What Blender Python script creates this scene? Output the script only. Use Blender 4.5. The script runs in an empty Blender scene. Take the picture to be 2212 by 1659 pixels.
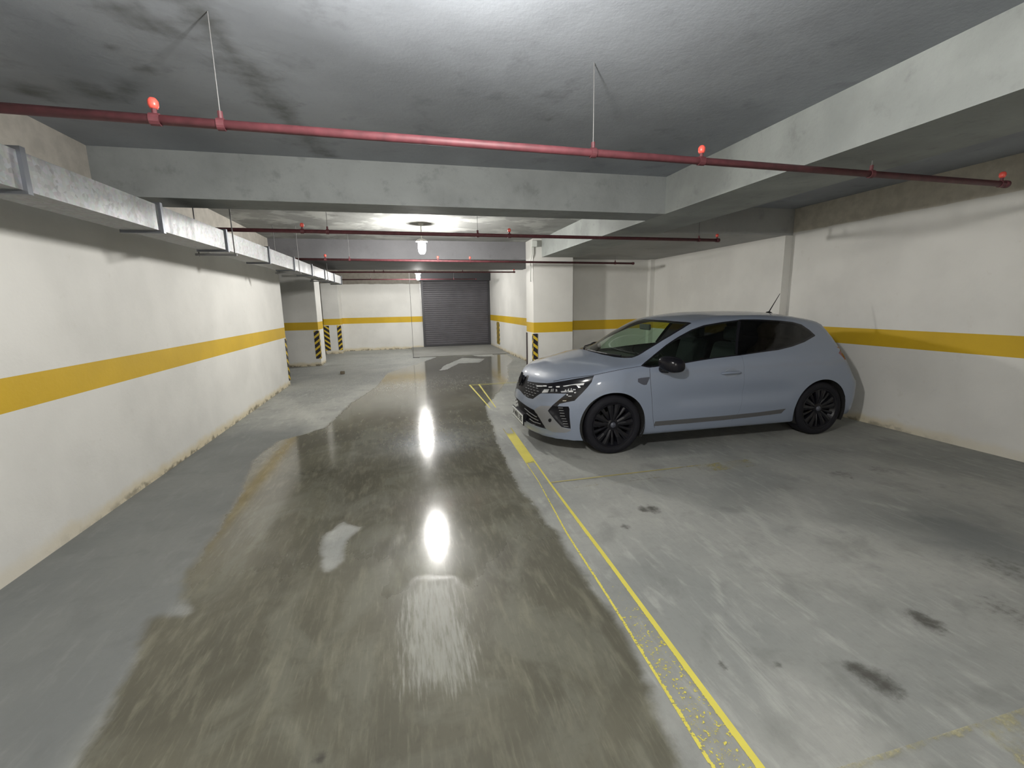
import bpy, bmesh, math, random
import numpy as np
from mathutils import Vector, Matrix
from mathutils.geometry import delaunay_2d_cdt

random.seed(7)
PI = math.pi
# ------------------------------------------------------------------ camera, world, exposure
sc = bpy.context.scene
cam = bpy.data.cameras.new('camera')
cam.sensor_width = 36.0
cam.lens = 958.2269 / 2212 * 36.0
cam.clip_start = 0.02
camo = bpy.data.objects.new('camera', cam)
sc.collection.objects.link(camo)
yaw, pitch, roll = .2366, .1781, -.0182
fw = Vector((math.sin(yaw)*math.cos(pitch), math.cos(yaw)*math.cos(pitch), -math.sin(pitch)))
rt0 = Vector((math.cos(yaw), -math.sin(yaw), 0))
up0 = rt0.cross(fw)
rt = rt0*math.cos(roll) + up0*math.sin(roll)
up = up0*math.cos(roll) - rt0*math.sin(roll)
m = Matrix((rt, up, -fw)).transposed().to_4x4()
m.translation = Vector((0, 0, 1.58))
camo.matrix_world = m
sc.camera = camo
world = bpy.data.worlds.new('world')
sc.world = world
world.use_nodes = True
world.node_tree.nodes['Background'].inputs[0].default_value = (.5, .55, .6, 1)
world.node_tree.nodes['Background'].inputs[1].default_value = 0.02
sc.view_settings.view_transform = 'Standard'
sc.view_settings.look = 'None'
sc.view_settings.gamma = 1
sc.view_settings.use_curve_mapping = False
sc.view_settings.exposure = 0.0
sc.cycles.use_denoising = True
sc.cycles.max_bounces = 8
sc.cycles.diffuse_bounces = 4
sc.cycles.sample_clamp_indirect = 6
sc.cycles.use_adaptive_sampling = True
sc.cycles.adaptive_threshold = .03

LAMP_L = 960.0          # radiance of the glass lanterns
LAMP_SPOTS = [(.20, 1.33, 2.50), (.37, 7.55, 2.50), (.53, 14.1, 2.45), (.05, -4.2, 2.50)]

# ------------------------------------------------------------------ helpers
COL = sc.collection

def newmat(name):
    mt = bpy.data.materials.new(name); mt.use_nodes = True
    nt = mt.node_tree; b = nt.nodes['Principled BSDF']
    return mt, nt, b

def simple(name, col, rough=.5, metal=0., spec=.5, coat=0., noise=0., nscale=8., bump=0., bscale=60.):
    mt, nt, b = newmat(name)
    b.inputs['Base Color'].default_value = (*col, 1)
    b.inputs['Roughness'].default_value = rough
    b.inputs['Metallic'].default_value = metal
    b.inputs['Specular IOR Level'].default_value = spec
    b.inputs['Coat Weight'].default_value = coat
    b.inputs['Coat Roughness'].default_value = .06
    tc = nt.nodes.new('ShaderNodeTexCoord')
    if noise:
        n = nt.nodes.new('ShaderNodeTexNoise'); n.inputs['Scale'].default_value = nscale; n.inputs['Detail'].default_value = 5
        nt.links.new(tc.outputs['Object'], n.inputs['Vector'])
        mr = nt.nodes.new('ShaderNodeMapRange'); mr.inputs[1].default_value = .3; mr.inputs[2].default_value = .7
        mr.inputs[3].default_value = 1-noise; mr.inputs[4].default_value = 1+noise
        nt.links.new(n.outputs['Fac'], mr.inputs[0])
        mx = nt.nodes.new('ShaderNodeMix'); mx.data_type = 'RGBA'; mx.blend_type = 'MULTIPLY'; mx.inputs[0].default_value = 1
        mx.inputs[6].default_value = (*col, 1)
        nt.links.new(mr.outputs[0], mx.inputs[7]); nt.links.new(mx.outputs[2], b.inputs['Base Color'])
    if bump:
        n = nt.nodes.new('ShaderNodeTexNoise'); n.inputs['Scale'].default_value = bscale; n.inputs['Detail'].default_value = 4
        nt.links.new(tc.outputs['Object'], n.inputs['Vector'])
        bp = nt.nodes.new('ShaderNodeBump'); bp.inputs['Strength'].default_value = bump; bp.inputs['Distance'].default_value = .01
        nt.links.new(n.outputs['Fac'], bp.inputs['Height']); nt.links.new(bp.outputs[0], b.inputs['Normal'])
    return mt

class G:
    """small node-graph helper: math on sockets"""
    def __init__(s, nt): s.nt = nt
    def _set(s, inp, v):
        if isinstance(v, bpy.types.NodeSocket): s.nt.links.new(v, inp)
        elif isinstance(v, (tuple, list)) and len(v) == 3 and inp.type == 'RGBA': inp.default_value = (*v, 1)
        else: inp.default_value = v
    def m(s, op, a, b=0., c=None, clamp=False):
        n = s.nt.nodes.new('ShaderNodeMath'); n.operation = op; n.use_clamp = clamp
        s._set(n.inputs[0], a); s._set(n.inputs[1], b)
        if c is not None: s._set(n.inputs[2], c)
        return n.outputs[0]
    def mix(s, f, a, b, mode='MIX'):
        n = s.nt.nodes.new('ShaderNodeMix'); n.data_type = 'RGBA'; n.blend_type = mode
        s._set(n.inputs[0], f); s._set(n.inputs[6], a); s._set(n.inputs[7], b); return n.outputs[2]
    def fmix(s, f, a, b):
        n = s.nt.nodes.new('ShaderNodeMix'); n.data_type = 'FLOAT'
        s._set(n.inputs[0], f); s._set(n.inputs[2], a); s._set(n.inputs[3], b); return n.outputs[0]
    def ramp(s, v, a, b, lo=0., hi=1., smooth=True):
        n = s.nt.nodes.new('ShaderNodeMapRange'); n.interpolation_type = 'SMOOTHSTEP' if smooth else 'LINEAR'
        for i, x in enumerate((v, a, b, lo, hi)): s._set(n.inputs[i], x)
        return n.outputs[0]
    def noise(s, vec, scale, detail=4, rough=.5, dist=0.):
        n = s.nt.nodes.new('ShaderNodeTexNoise'); n.inputs['Scale'].default_value = scale
        n.inputs['Detail'].default_value = detail; n.inputs['Roughness'].default_value = rough; n.inputs['Distortion'].default_value = dist
        s.nt.links.new(vec, n.inputs['Vector']); return n.outputs['Fac']
    def pos(s):
        n = s.nt.nodes.new('ShaderNodeNewGeometry'); return n.outputs['Position']
    def xyz(s, v):
        n = s.nt.nodes.new('ShaderNodeSeparateXYZ'); s.nt.links.new(v, n.inputs[0]); return n.outputs
    def scale(s, v, k):
        n = s.nt.nodes.new('ShaderNodeVectorMath'); n.operation = 'MULTIPLY'; s.nt.links.new(v, n.inputs[0]); n.inputs[1].default_value = k
        return n.outputs[0]
    def attr(s, name):
        n = s.nt.nodes.new('ShaderNodeAttribute'); n.attribute_name = name; return n.outputs['Fac']
    def bump(s, h, strength, dist=.01, normal=None):
        n = s.nt.nodes.new('ShaderNodeBump'); s._set(n.inputs['Strength'], strength); n.inputs['Distance'].default_value = dist
        s.nt.links.new(h, n.inputs['Height'])
        if normal is not None: s.nt.links.new(normal, n.inputs['Normal'])
        return n.outputs[0]

def link(name, bm, mat, parent=None, smooth=False, recalc=True):
    if recalc: bmesh.ops.recalc_face_normals(bm, faces=bm.faces)
    me = bpy.data.meshes.new(name); bm.to_mesh(me); bm.free()
    if smooth:
        for p in me.polygons: p.use_smooth = True
    o = bpy.data.objects.new(name, me)
    for mt in (mat if isinstance(mat, (list, tuple)) else [mat]): me.materials.append(mt)
    COL.objects.link(o)
    if parent is not None: o.parent = parent
    return o

def tag(o, label=None, cat=None, group=None, kind=None):
    if label: o['label'] = label
    if cat: o['category'] = cat
    if group: o['group'] = group
    if kind: o['kind'] = kind
    return o

def empty(name, loc=(0, 0, 0), rz=0.):
    o = bpy.data.objects.new(name, None); o.location = loc; o.rotation_euler = (0, 0, rz); o.empty_display_size = .1
    COL.objects.link(o); return o

def box(bm, a, b, bev=0.):
    a = Vector(a); b = Vector(b)
    r = bmesh.ops.create_cube(bm, size=1.)
    vs = r['verts']
    for v in vs:
        v.co = Vector(((a.x+b.x)/2 + v.co.x*(b.x-a.x), (a.y+b.y)/2 + v.co.y*(b.y-a.y), (a.z+b.z)/2 + v.co.z*(b.z-a.z)))
    if bev:
        es = list({e for v in vs for e in v.link_edges})
        bmesh.ops.bevel(bm, geom=es, offset=bev, segments=2, affect='EDGES', profile=.5)
    return vs

def tube(bm, pts, r, n=12, caps=True):
    pts = [Vector(p) for p in pts]; rings = []
    rr = r if isinstance(r, (list, tuple)) else [r]*len(pts)
    prev = None
    for i, p in enumerate(pts):
        d = (pts[min(i+1, len(pts)-1)] - pts[max(i-1, 0)]).normalized()
        if prev is None:
            a = Vector((0, 0, 1)) if abs(d.z) < .9 else Vector((1, 0, 0)); prev = d.cross(a).normalized()
        x = (prev - d*prev.dot(d)).normalized(); prev = x; y = d.cross(x)
        rings.append([bm.verts.new(p + (x*math.cos(2*PI*k/n) + y*math.sin(2*PI*k/n))*rr[i]) for k in range(n)])
    for a, b in zip(rings, rings[1:]):
        for k in range(n): bm.faces.new((a[k], a[(k+1) % n], b[(k+1) % n], b[k]))
    if caps:
        bm.faces.new(rings[0][::-1]); bm.faces.new(rings[-1])

def lathe(bm, prof, n=32, M=None, closed=False):
    """profile of (radius, height) about z, then moved by M"""
    M = M or Matrix(); rings = []
    for r, h in prof:
        rings.append([bm.verts.new(M @ Vector((r*math.cos(2*PI*k/n), r*math.sin(2*PI*k/n), h))) for k in range(n)] if r > 1e-6 else [bm.verts.new(M @ Vector((0, 0, h)))])
    seq = list(zip(rings, rings[1:])) + ([(rings[-1], rings[0])] if closed else [])
    for a, b in seq:
        for k in range(n):
            f = []
            for v in (a[k % len(a)], a[(k+1) % len(a)], b[(k+1) % len(b)], b[k % len(b)]):
                if v not in f: f.append(v)
            if len(f) > 2: bm.faces.new(f)

def prism(bm, poly, z0, z1, M=None):
    M = M or Matrix()
    a = [bm.verts.new(M @ Vector((x, y, z0))) for x, y in poly]; b = [bm.verts.new(M @ Vector((x, y, z1))) for x, y in poly]
    bm.faces.new(a[::-1]); bm.faces.new(b)
    for i in range(len(poly)):
        j = (i+1) % len(poly); bm.faces.new((a[i], a[j], b[j], b[i]))

def slab(name, a, b, mat, kind='structure', parent=None, bev=0.):
    bm = bmesh.new(); box(bm, a, b, bev); o = link(name, bm, mat, parent)
    if kind and parent is None: o['kind'] = kind
    return o
# ------------------------------------------------------------------ materials of the place
YEL = (.62, .40, .012)

def wall_mat(name, ztop, white=(.715, .708, .675), low=(.27, .245, .21), band=True, dirt=1.):
    mt, nt, b = newmat(name); g = G(nt)
    P = g.pos(); x, y, z = g.xyz(P)
    n1 = g.noise(P, 1.3, 5, .55); n2 = g.noise(P, 9., 5, .6); n3 = g.noise(P, 40., 3)
    base = g.mix(g.ramp(n1, .35, .7), white, tuple(c*.90 for c in white))
    base = g.mix(g.m('MULTIPLY', g.ramp(n2, .62, .75), .25), base, (.55, .52, .46))
    if band:
        s = g.m('MULTIPLY', g.m('GREATER_THAN', z, .986), g.m('LESS_THAN', z, 1.195))
        yc = g.mix(g.ramp(n1, .3, .7), YEL, tuple(c*.86 for c in YEL))
        base = g.mix(s, base, yc)
    # second tone above ztop (bare plaster left, painted shade right), edge a little ragged
    ze = g.m('ADD', z, g.m('MULTIPLY', g.m('SUBTRACT', g.noise(P, 3., 4), .5), .05))
    t = g.ramp(ze, ztop-.006, ztop+.006)
    lowc = g.mix(g.ramp(n2, .3, .7), low, tuple(c*.8 for c in low))
    base = g.mix(t, base, lowc)
    # damp and salt at the foot
    hz = g.m('ADD', z, g.m('MULTIPLY', g.noise(P, 4., 6, .6), -.16))
    d = g.m('MULTIPLY', g.ramp(hz, .06, -.04), g.ramp(y, 2.5, 5., .35, 1.))
    base = g.mix(g.m('MULTIPLY', d, .75*dirt), base, (.62, .53, .33))
    d2 = g.m('MULTIPLY', g.ramp(hz, -.02, -.06), g.ramp(n2, .42, .58))
    base = g.mix(g.m('MULTIPLY', g.m('MULTIPLY', d2, g.ramp(y, 3., 5.)), .85*dirt), base, (.13, .115, .08))
    sp = g.m('MULTIPLY', g.ramp(g.noise(P, 5., 6, .7), .70, .74), g.ramp(z, .9, .2))
    base = g.mix(g.m('MULTIPLY', sp, .5*dirt), base, (.28, .25, .2))
    nt.links.new(base, b.inputs['Base Color'])
    b.inputs['Roughness'].default_value = .62
    nt.links.new(g.bump(g.m('ADD', n2, g.m('MULTIPLY', n3, .3)), .25, .01), b.inputs['Normal'])
    return mt

def concrete_mat(name, col=(.30, .31, .31), stain_shade=.35, scale=1., use_attr=False, patch=0.):
    mt, nt, b = newmat(name); g = G(nt)
    P = g.pos()
    n1 = g.noise(P, .9*scale, 5, .55); n2 = g.noise(P, 4.*scale, 6, .62); n3 = g.noise(P, 30., 4, .6)
    base = g.mix(g.ramp(n1, .3, .7), tuple(c*(1-stain_shade*.5) for c in col), tuple(c*(1+stain_shade*.35) for c in col))
    base = g.mix(g.m('MULTIPLY', g.ramp(n2, .55, .72), stain_shade), base, tuple(c*.45 for c in col))
    base = g.mix(g.m('MULTIPLY', g.ramp(n3, .5, .8), .15), base, tuple(c*.6 for c in col))
    if patch:
        base = g.mix(g.m('MULTIPLY', g.ramp(g.noise(g.scale(P, (1, 1, 1.6)), 1.8, 6, .6), .50, .60), patch), base, tuple(min(.8, c*2.0) for c in col))
    if use_attr:
        base = g.mix(g.ramp(g.m('ADD', g.attr('stain_shade'), g.m('MULTIPLY', g.m('SUBTRACT', n2, .5), 1.1)), .3, 1.0), base, (.10, .105, .105))
    nt.links.new(base, b.inputs['Base Color'])
    b.inputs['Roughness'].default_value = .75
    nt.links.new(g.bump(g.m('ADD', n2, g.m('MULTIPLY', n3, .4)), .3, .012), b.inputs['Normal'])
    return mt

def floor_mat():
    mt, nt, b = newmat('wet_concrete_floor'); g = G(nt)
    P = g.pos(); x, y, z = g.xyz(P)
    streak = g.scale(P, (4.5, 1.1, 1))
    n1 = g.noise(P, .8, 5, .55, .3); n2 = g.noise(P, 3.2, 6, .62, .4); n3 = g.noise(P, 22., 5, .65); ns = g.noise(streak, 3., 6, .62, .3)
    nst = g.noise(g.scale(P, (12., 1.2, 1)), 5., 5, .65, .1)
    dry = g.mix(g.ramp(n1, .3, .7), (.24, .25, .24), (.365, .37, .345))
    dry = g.mix(g.m('MULTIPLY', g.ramp(ns, .5, .72), .45), dry, (.45, .455, .43))
    dry = g.mix(g.m('MULTIPLY', g.ramp(n2, .5, .30), .40), dry, (.15, .155, .145))
    dry = g.mix(g.m('MULTIPLY', g.ramp(n3, .45, .8), .22), dry, (.15, .15, .14))
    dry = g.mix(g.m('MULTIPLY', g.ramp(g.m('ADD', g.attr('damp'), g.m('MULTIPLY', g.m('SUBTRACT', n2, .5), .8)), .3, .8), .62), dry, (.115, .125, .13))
    wetc = g.mix(g.ramp(n1, .35, .65), (.090, .086, .066), (.135, .130, .098))
    nm = g.noise(g.scale(P, (1.6, 1., 1)), 1.7, 6, .6, .9)
    wetc = g.mix(g.m('MULTIPLY', g.ramp(nm, .45, .64), .5), wetc, (.185, .187, .152))
    wetc = g.mix(g.m('MULTIPLY', g.ramp(ns, .48, .70), .5), wetc, (.21, .205, .155))
    wetc = g.mix(g.m('MULTIPLY', g.ramp(nst, .5, .75), .4), wetc, (.24, .235, .18))
    wetc = g.mix(g.m('MULTIPLY', g.ramp(n3, .5, .85), .35), wetc, (.06, .06, .045))
    w = g.m('ADD', g.attr('wet'), g.m('MULTIPLY', g.m('SUBTRACT', g.noise(P, 4., 7, .66, .3), .5), .55))
    wf = g.ramp(w, .38, .62)
    film = g.ramp(g.m('ADD', g.attr('film'), g.m('MULTIPLY', g.m('SUBTRACT', g.noise(g.scale(P, (2.2, 1., 1)), 3.5, 6, .62), .5), .9)), .12, .80)
    st = g.ramp(g.m('ADD', g.attr('stain_shade'), g.m('MULTIPLY', g.m('SUBTRACT', n3, .5), 1.2)), .3, 1.05)
    sf = g.ramp(g.m('ADD', g.attr('scuff'), g.m('MULTIPLY', g.m('SUBTRACT', nst, .5), 2.0)), .35, 1.1)
    base = g.mix(wf, dry, wetc)
    base = g.mix(g.m('MULTIPLY', sf, .42), base, (.44, .45, .42))
    base = g.mix(g.m('MULTIPLY', st, .85), base, (.055, .052, .045))
    nt.links.new(base, b.inputs['Base Color'])
    # a film of water is smooth, damp concrete satin, dry concrete rough
    wetr = g.fmix(film, g.m('ADD', .32, g.m('MULTIPLY', nst, .12)), g.m('ADD', .095, g.m('MULTIPLY', n2, .05)))
    r = g.fmix(wf, g.m('ADD', .50, g.m('MULTIPLY', n2, .22)), wetr)
    nt.links.new(r, b.inputs['Roughness'])
    nt.links.new(g.fmix(wf, .35, g.fmix(film, .40, .75)), b.inputs['Specular IOR Level'])
    h = g.m('ADD', g.m('MULTIPLY', n2, .4), g.m('ADD', g.m('MULTIPLY', n3, .35), g.m('MULTIPLY', nst, .3)))
    bs = g.fmix(wf, .35, g.fmix(film, .09, .02))
    nt.links.new(g.bump(h, bs, .01), b.inputs['Normal'])
    return mt

def paint_mat(name, mode):
    """worn road paint; uv.x runs across the line, uv.y along it in metres"""
    mt, nt, b = newmat(name); g = G(nt)
    uv = nt.nodes.new('ShaderNodeUVMap').outputs[0]; u, v, _ = g.xyz(uv)
    P = g.pos(); n = g.noise(P, 26., 6, .7); nb = g.noise(P, 5., 4, .6); nf = g.noise(P, 70., 5, .75)
    if mode == 'lane':
        edge_r = g.ramp(u, .80, .86)
        edge_l = g.m('MULTIPLY', g.ramp(u, .13, .06), .72)
        full = g.m('MULTIPLY', g.ramp(v, 3.95, 4.25), g.ramp(v, 5.35, 5.0))
        near = g.m('MULTIPLY', g.ramp(v, 2.7, 1.6), .42)
        cov = g.m('MAXIMUM', g.m('MAXIMUM', edge_r, edge_l), g.m('MAXIMUM', full, near))
        cov = g.m('ADD', cov, g.m('MULTIPLY', g.m('SUBTRACT', nf, .5), 1.5))
        a = g.ramp(g.m('ADD', cov, g.m('MULTIPLY', g.m('SUBTRACT', n, .5), .9)), .52, .62)
        wornout = g.m('MULTIPLY', g.ramp(v, 5.0, 5.3), .55)
        a = g.m('MULTIPLY', a, g.m('SUBTRACT', 1., wornout))
        col = (.70, .62, .115)
    elif mode == 'edges':
        e = g.m('MAXIMUM', g.ramp(u, .80, .88), g.ramp(u, .20, .12))
        a = g.ramp(g.m('ADD', g.m('MAXIMUM', e, .18), g.m('MULTIPLY', g.m('SUBTRACT', n, .5), 1.4)), .5, .7)
        col = (.62, .56, .14)
    elif mode == 'pale':
        lump = g.m('MULTIPLY', g.ramp(v, .80, .90), g.ramp(v, 1.15, 1.02))
        cov = g.m('MAXIMUM', g.m('MULTIPLY', g.ramp(u, .70, .95), .62), g.m('MAXIMUM', .22, g.m('MULTIPLY', lump, .6)))
        a = g.m('MULTIPLY', g.ramp(g.m('ADD', cov, g.m('MULTIPLY', g.m('SUBTRACT', g.m('MULTIPLY', g.m('ADD', n, nb), .5), .5), 2.2)), .40, .85), .75)
        col = (.48, .45, .27)
    else:
        e = g.m('MULTIPLY', g.ramp(u, .84, .92), 1.0)
        e2 = g.m('MULTIPLY', g.ramp(u, .14, .04), .5)
        mid = g.m('MULTIPLY', g.m('MULTIPLY', g.ramp(v, 1.15, 1.6), g.ramp(v, 2.5, 1.95)), .50)
        e = g.m('MULTIPLY', g.m('MAXIMUM', e, e2), g.ramp(v, 2.2, .6, .30, 1.))
        cov = g.m('MAXIMUM', g.m('MAXIMUM', e, mid), .26)
        a = g.m('MULTIPLY', g.ramp(g.m('ADD', cov, g.m('MULTIPLY', g.m('SUBTRACT', g.m('MULTIPLY', g.m('ADD', n, nb), .5), .5), 1.6)), .38, .75), .8)
        col = (.50, .44, .17)
    c = g.mix(nb, tuple(q*.8 for q in col), tuple(min(1, q*1.15) for q in col))
    nt.links.new(c, b.inputs['Base Color']); nt.links.new(a, b.inputs['Alpha'])
    b.inputs['Roughness'].default_value = .42 if mode == 'lane' else .6
    return mt

def galv_mat():
    mt, nt, b = newmat('galvanised_steel'); g = G(nt); P = g.pos()
    v = nt.nodes.new('ShaderNodeTexVoronoi'); v.inputs['Scale'].default_value = 45; nt.links.new(P, v.inputs['Vector'])
    n = g.noise(g.scale(P, (1, 3., .6)), 2.5, 5, .6)
    c = g.mix(g.ramp(n, .3, .7), (.13, .155, .17), (.235, .265, .285))
    c = g.mix(.12, c, v.outputs['Color'])
    hs = nt.nodes.new('ShaderNodeHueSaturation'); hs.inputs['Saturation'].default_value = .25; nt.links.new(c, hs.inputs['Color'])
    nt.links.new(hs.outputs[0], b.inputs['Base Color'])
    b.inputs['Metallic'].default_value = .6
    nt.links.new(g.ramp(n, .3, .7, .42, .58), b.inputs['Roughness'])
    nt.links.new(g.bump(g.noise(P, 3., 3), .25, .02), b.inputs['Normal'])
    return mt

def hazard_mat(name, sx, sy):
    mt, nt, b = newmat(name); g = G(nt); P = g.pos(); x, y, z = g.xyz(P)
    d = g.m('ADD', g.m('MULTIPLY', g.m('ADD', g.m('MULTIPLY', x, sx), g.m('MULTIPLY', y, sy)), .8), z)
    fr = g.m('FRACT', g.m('DIVIDE', d, .165))
    s = g.m('LESS_THAN', fr, .40)
    c = g.mix(s, (.017, .014, .02), (.66, .47, .03))
    nt.links.new(c, b.inputs['Base Color']); b.inputs['Roughness'].default_value = .45
    return mt

def emis(name, col, s):
    mt, nt, b = newmat(name)
    b.inputs['Base Color'].default_value = (*col, 1); b.inputs['Emission Color'].default_value = (*col, 1)
    b.inputs['Emission Strength'].default_value = s; b.inputs['Roughness'].default_value = .3
    return mt

M = {}
M['wl'] = wall_mat('painted_wall_left', 2.37, low=(.50, .47, .42))
M['wr'] = wall_mat('painted_wall_right', 2.543, low=(.60, .56, .48))  # duller tone up top is the long beam's shade, put into the colour
M['wf'] = wall_mat('painted_wall_far', 2.38)
M['wp'] = wall_mat('painted_wall_plain', 3.5)
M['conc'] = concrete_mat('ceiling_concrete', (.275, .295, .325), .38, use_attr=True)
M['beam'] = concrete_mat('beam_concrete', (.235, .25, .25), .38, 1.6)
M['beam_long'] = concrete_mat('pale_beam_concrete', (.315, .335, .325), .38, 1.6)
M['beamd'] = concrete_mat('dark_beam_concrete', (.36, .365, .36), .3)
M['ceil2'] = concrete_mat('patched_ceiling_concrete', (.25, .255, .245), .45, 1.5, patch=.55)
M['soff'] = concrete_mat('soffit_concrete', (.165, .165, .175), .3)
M['floor'] = floor_mat()
M['galv'] = galv_mat()
M['galvd'] = simple('dark_zinc_flange', (.16, .17, .19), .45, .8)
M['red'] = simple('red_pipe_paint', (.095, .024, .03), .6, noise=.25, nscale=20)
M['redcap'] = simple('red_cap', (.75, .10, .075), .35)
M['rod'] = simple('zinc_rod', (.16, .16, .16), .6, .3)
M['shut'] = simple('grey_shutter_paint', (.088, .084, .094), .5, noise=.12, nscale=3)
M['shutd'] = simple('dark_steel', (.06, .06, .065), .5, .4)
M['chain'] = simple('chain_steel', (.5, .5, .52), .35, .9)
M['lamp'] = emis('lantern_glass_lit', (1., .975, .93), LAMP_L)
M['lbase'] = simple('lantern_base', (.72, .70, .66), .5)
M['boxg'] = simple('pale_junction_plastic', (.62, .64, .60), .5)
M['hazx'] = hazard_mat('hazard_stripes_across', 1., 0.)
M['hazxm'] = hazard_mat('hazard_stripes_mirrored', -1., 0.)
M['hazy'] = hazard_mat('hazard_stripes_along', 0., 1.)
M['hazd'] = simple('hazard_foam_edge', (.03, .018, .02), .6)
M['lane'] = paint_mat('lane_paint', 'lane'); M['edges'] = paint_mat('bay_edge_paint', 'edges'); M['faint'] = paint_mat('faded_bay_paint', 'faint'); M['pale'] = paint_mat('pale_bay_paint', 'pale')

# ------------------------------------------------------------------ room shell
XL, XR, YF, ZC, ZB = -2.364, 5.70, 17.085, 2.882, 2.507
Y0 = -6.0

def seg_d(px, py, a, b):
    ax, ay = a; bx, by = b; dx, dy = bx-ax, by-ay
    t = np.clip(((px-ax)*dx + (py-ay)*dy) / (dx*dx+dy*dy+1e-9), 0, 1)
    return np.hypot(px-ax-t*dx, py-ay-t*dy)

def poly_sd(px, py, poly):
    """signed distance, positive inside"""
    d = np.full(px.shape, 1e9); ins = np.zeros(px.shape, bool); n = len(poly)
    for i in range(n):
        a, b = poly[i], poly[(i+1) % n]
        d = np.minimum(d, seg_d(px, py, a, b))
        c = (a[1] > py) != (b[1] > py)
        with np.errstate(divide='ignore', invalid='ignore'):
            xi = (b[0]-a[0])*(py-a[1])/((b[1]-a[1]) or 1e-9)+a[0]
        ins ^= c & (px < xi)
    return np.where(ins, d, -d)

def grid(name, xs, ys, z, mat, attrs, flip=False):
    X, Y = np.meshgrid(xs, ys); nx, ny = len(xs), len(ys)
    co = np.stack([X, Y, np.full_like(X, z)], -1).reshape(-1, 3)
    i, j = np.meshgrid(np.arange(nx-1), np.arange(ny-1)); a = (j*nx+i).ravel()
    q = np.stack([a, a+1, a+nx+1, a+nx], -1)
    if flip: q = q[:, ::-1]
    me = bpy.data.meshes.new(name); me.from_pydata(co.tolist(), [], q.tolist())
    for k, fn in attrs.items():
        at = me.attributes.new(k, 'FLOAT', 'POINT'); at.data.foreach_set('value', fn(X, Y).ravel().astype(np.float32))
    me.materials.append(mat); o = bpy.data.objects.new(name, me); COL.objects.link(o); o['kind'] = 'structure'
    return o

WETP = [(2.6, 11.2), (2.13, 9.07), (1.58, 7.68), (1.17, 6.67), (1.06, 5.47), (.99, 4.88), (.94, 4.17), (.92, 3.47), (.94, 3.06), (.95, 2.73), (.95, 2.37), (.95, 2.09),
        (.95, 1.82), (.95, 1.63), (.90, 1.39), (.82, 1.1), (.8, -2), (-1.0, -2), (-1.1, 1.17), (-1.2, 1.63), (-1.26, 1.96), (-1.31, 2.23), (-1.37, 2.46), (-1.21, 2.45), (-1.38, 2.86),
        (-1.37, 3.25), (-1.43, 3.69), (-1.48, 4.16), (-1.63, 5.08), (-1.55, 5.7), (-1.1, 6.14), (-.91, 7.71), (-.60, 9.11), (-.45, 11.0), (.3, 12.4), (.9, 13.8), (1.3, 15.4), (1.9, 14.6), (2.2, 13.6), (2.7, 13.4),
        (2.83, 15.6), (3.25, 15.4), (3.1, 12.5)]
DRYP = [[(2.29, 12.91), (1.71, 13.39), (1.0, 11.8), (.82, 10.98), (1.0, 11.08), (1.42, 12.14), (1.99, 12.12)],
        [(-.52, 3.28), (-.62, 3.1), (-.60, 2.77), (-.54, 2.66), (-.46, 2.76), (-.47, 3.0), (-.38, 3.17)]]
PATCHB = [(0, 2.44), (-.09, 2.29), (-.11, 2.14), (-.11, 1.65), (.20, 1.6), (.26, 1.87), (.23, 2.16), (.21, 2.38)]
SPOTS = [(1.79, 2.86, .05), (1.72, 2.88, .04), (1.46, 2.67, .03), (1.85, 1.2, .06), (1.82, 1.26, .05), (1.51, 1.38, .018), (1.59, 1.59, .013), (3.36, 1.61, .15), (2.43, 1.42, .06), (1.28, 1.44, .02),
         (3.81, 3.01, .10), (4.23, 3.0, .10), (-.93, 2.02, .012), (-.38, 1.45, .022), (2.9, 1.35, .12), (3.3, 1.2, .12)]
SCUFF = [((1.9, 2.6), (1.86, 2.17), .03), ((2.05, 2.23), (1.99, 1.87), .04), ((3.01, 2.87), (2.66, 2.25), .07), ((1.68, 2.02), (1.56, 1.8), .03), ((2.04, 3.59), (2.01, 3.16), .05), ((1.57, 1.23), (1.66, 1.06), .03),
         ((1.9, 1.87), (1.94, 1.59), .04), ((3.42, 2.57), (3.59, 2.35), .05), ((2.5, 2.7), (2.3, 2.2), .05), ((1.45, 1.7), (1.35, 1.2), .05), ((1.98, .90), (2.1, .92), .05), ((-2.0, 8.2), (-1.3, 6.6), .14),
         ((-1.7, 9.4), (.2, 9.2), .12), ((-1.0, 12.6), (.6, 12.9), .25), ((2.4, 3.85), (3.0, 3.8), .08)]

def f_wet(X, Y):
    w = np.clip(.5 + poly_sd(X, Y, WETP)/.30, 0, 1)
    for p in DRYP: w = np.minimum(w, np.clip(.5 - poly_sd(X, Y, p)/.26, 0, 1))
    return w

def f_film(X, Y):
    f = np.clip((Y-2.2)/1.4, 0, 1) * np.clip((X+2.2)/.3, 0, 1)
    f = np.maximum(f, np.clip(.5 + poly_sd(X, Y, [(-1.5, 6), (-.1, 6), (-.15, 2.35), (.3, 2.3), (.9, 3.2), (1, 6)])/.3, 0, 1))
    f = np.minimum(f, np.clip(.4 - poly_sd(X, Y, PATCHB)/.12, 0, 1))
    return f

def f_damp(X, Y):
    return np.clip((-1.05-X)/.35, 0, 1)*np.clip((7.5-Y)/2, 0, 1) + .7*np.clip(1-np.hypot(X-2.6, (Y-4.3)*1.2)/1.2, 0, 1) + .8*np.clip(1-np.hypot(X-3.6, (Y-1.9))/1.1, 0, 1)

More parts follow.
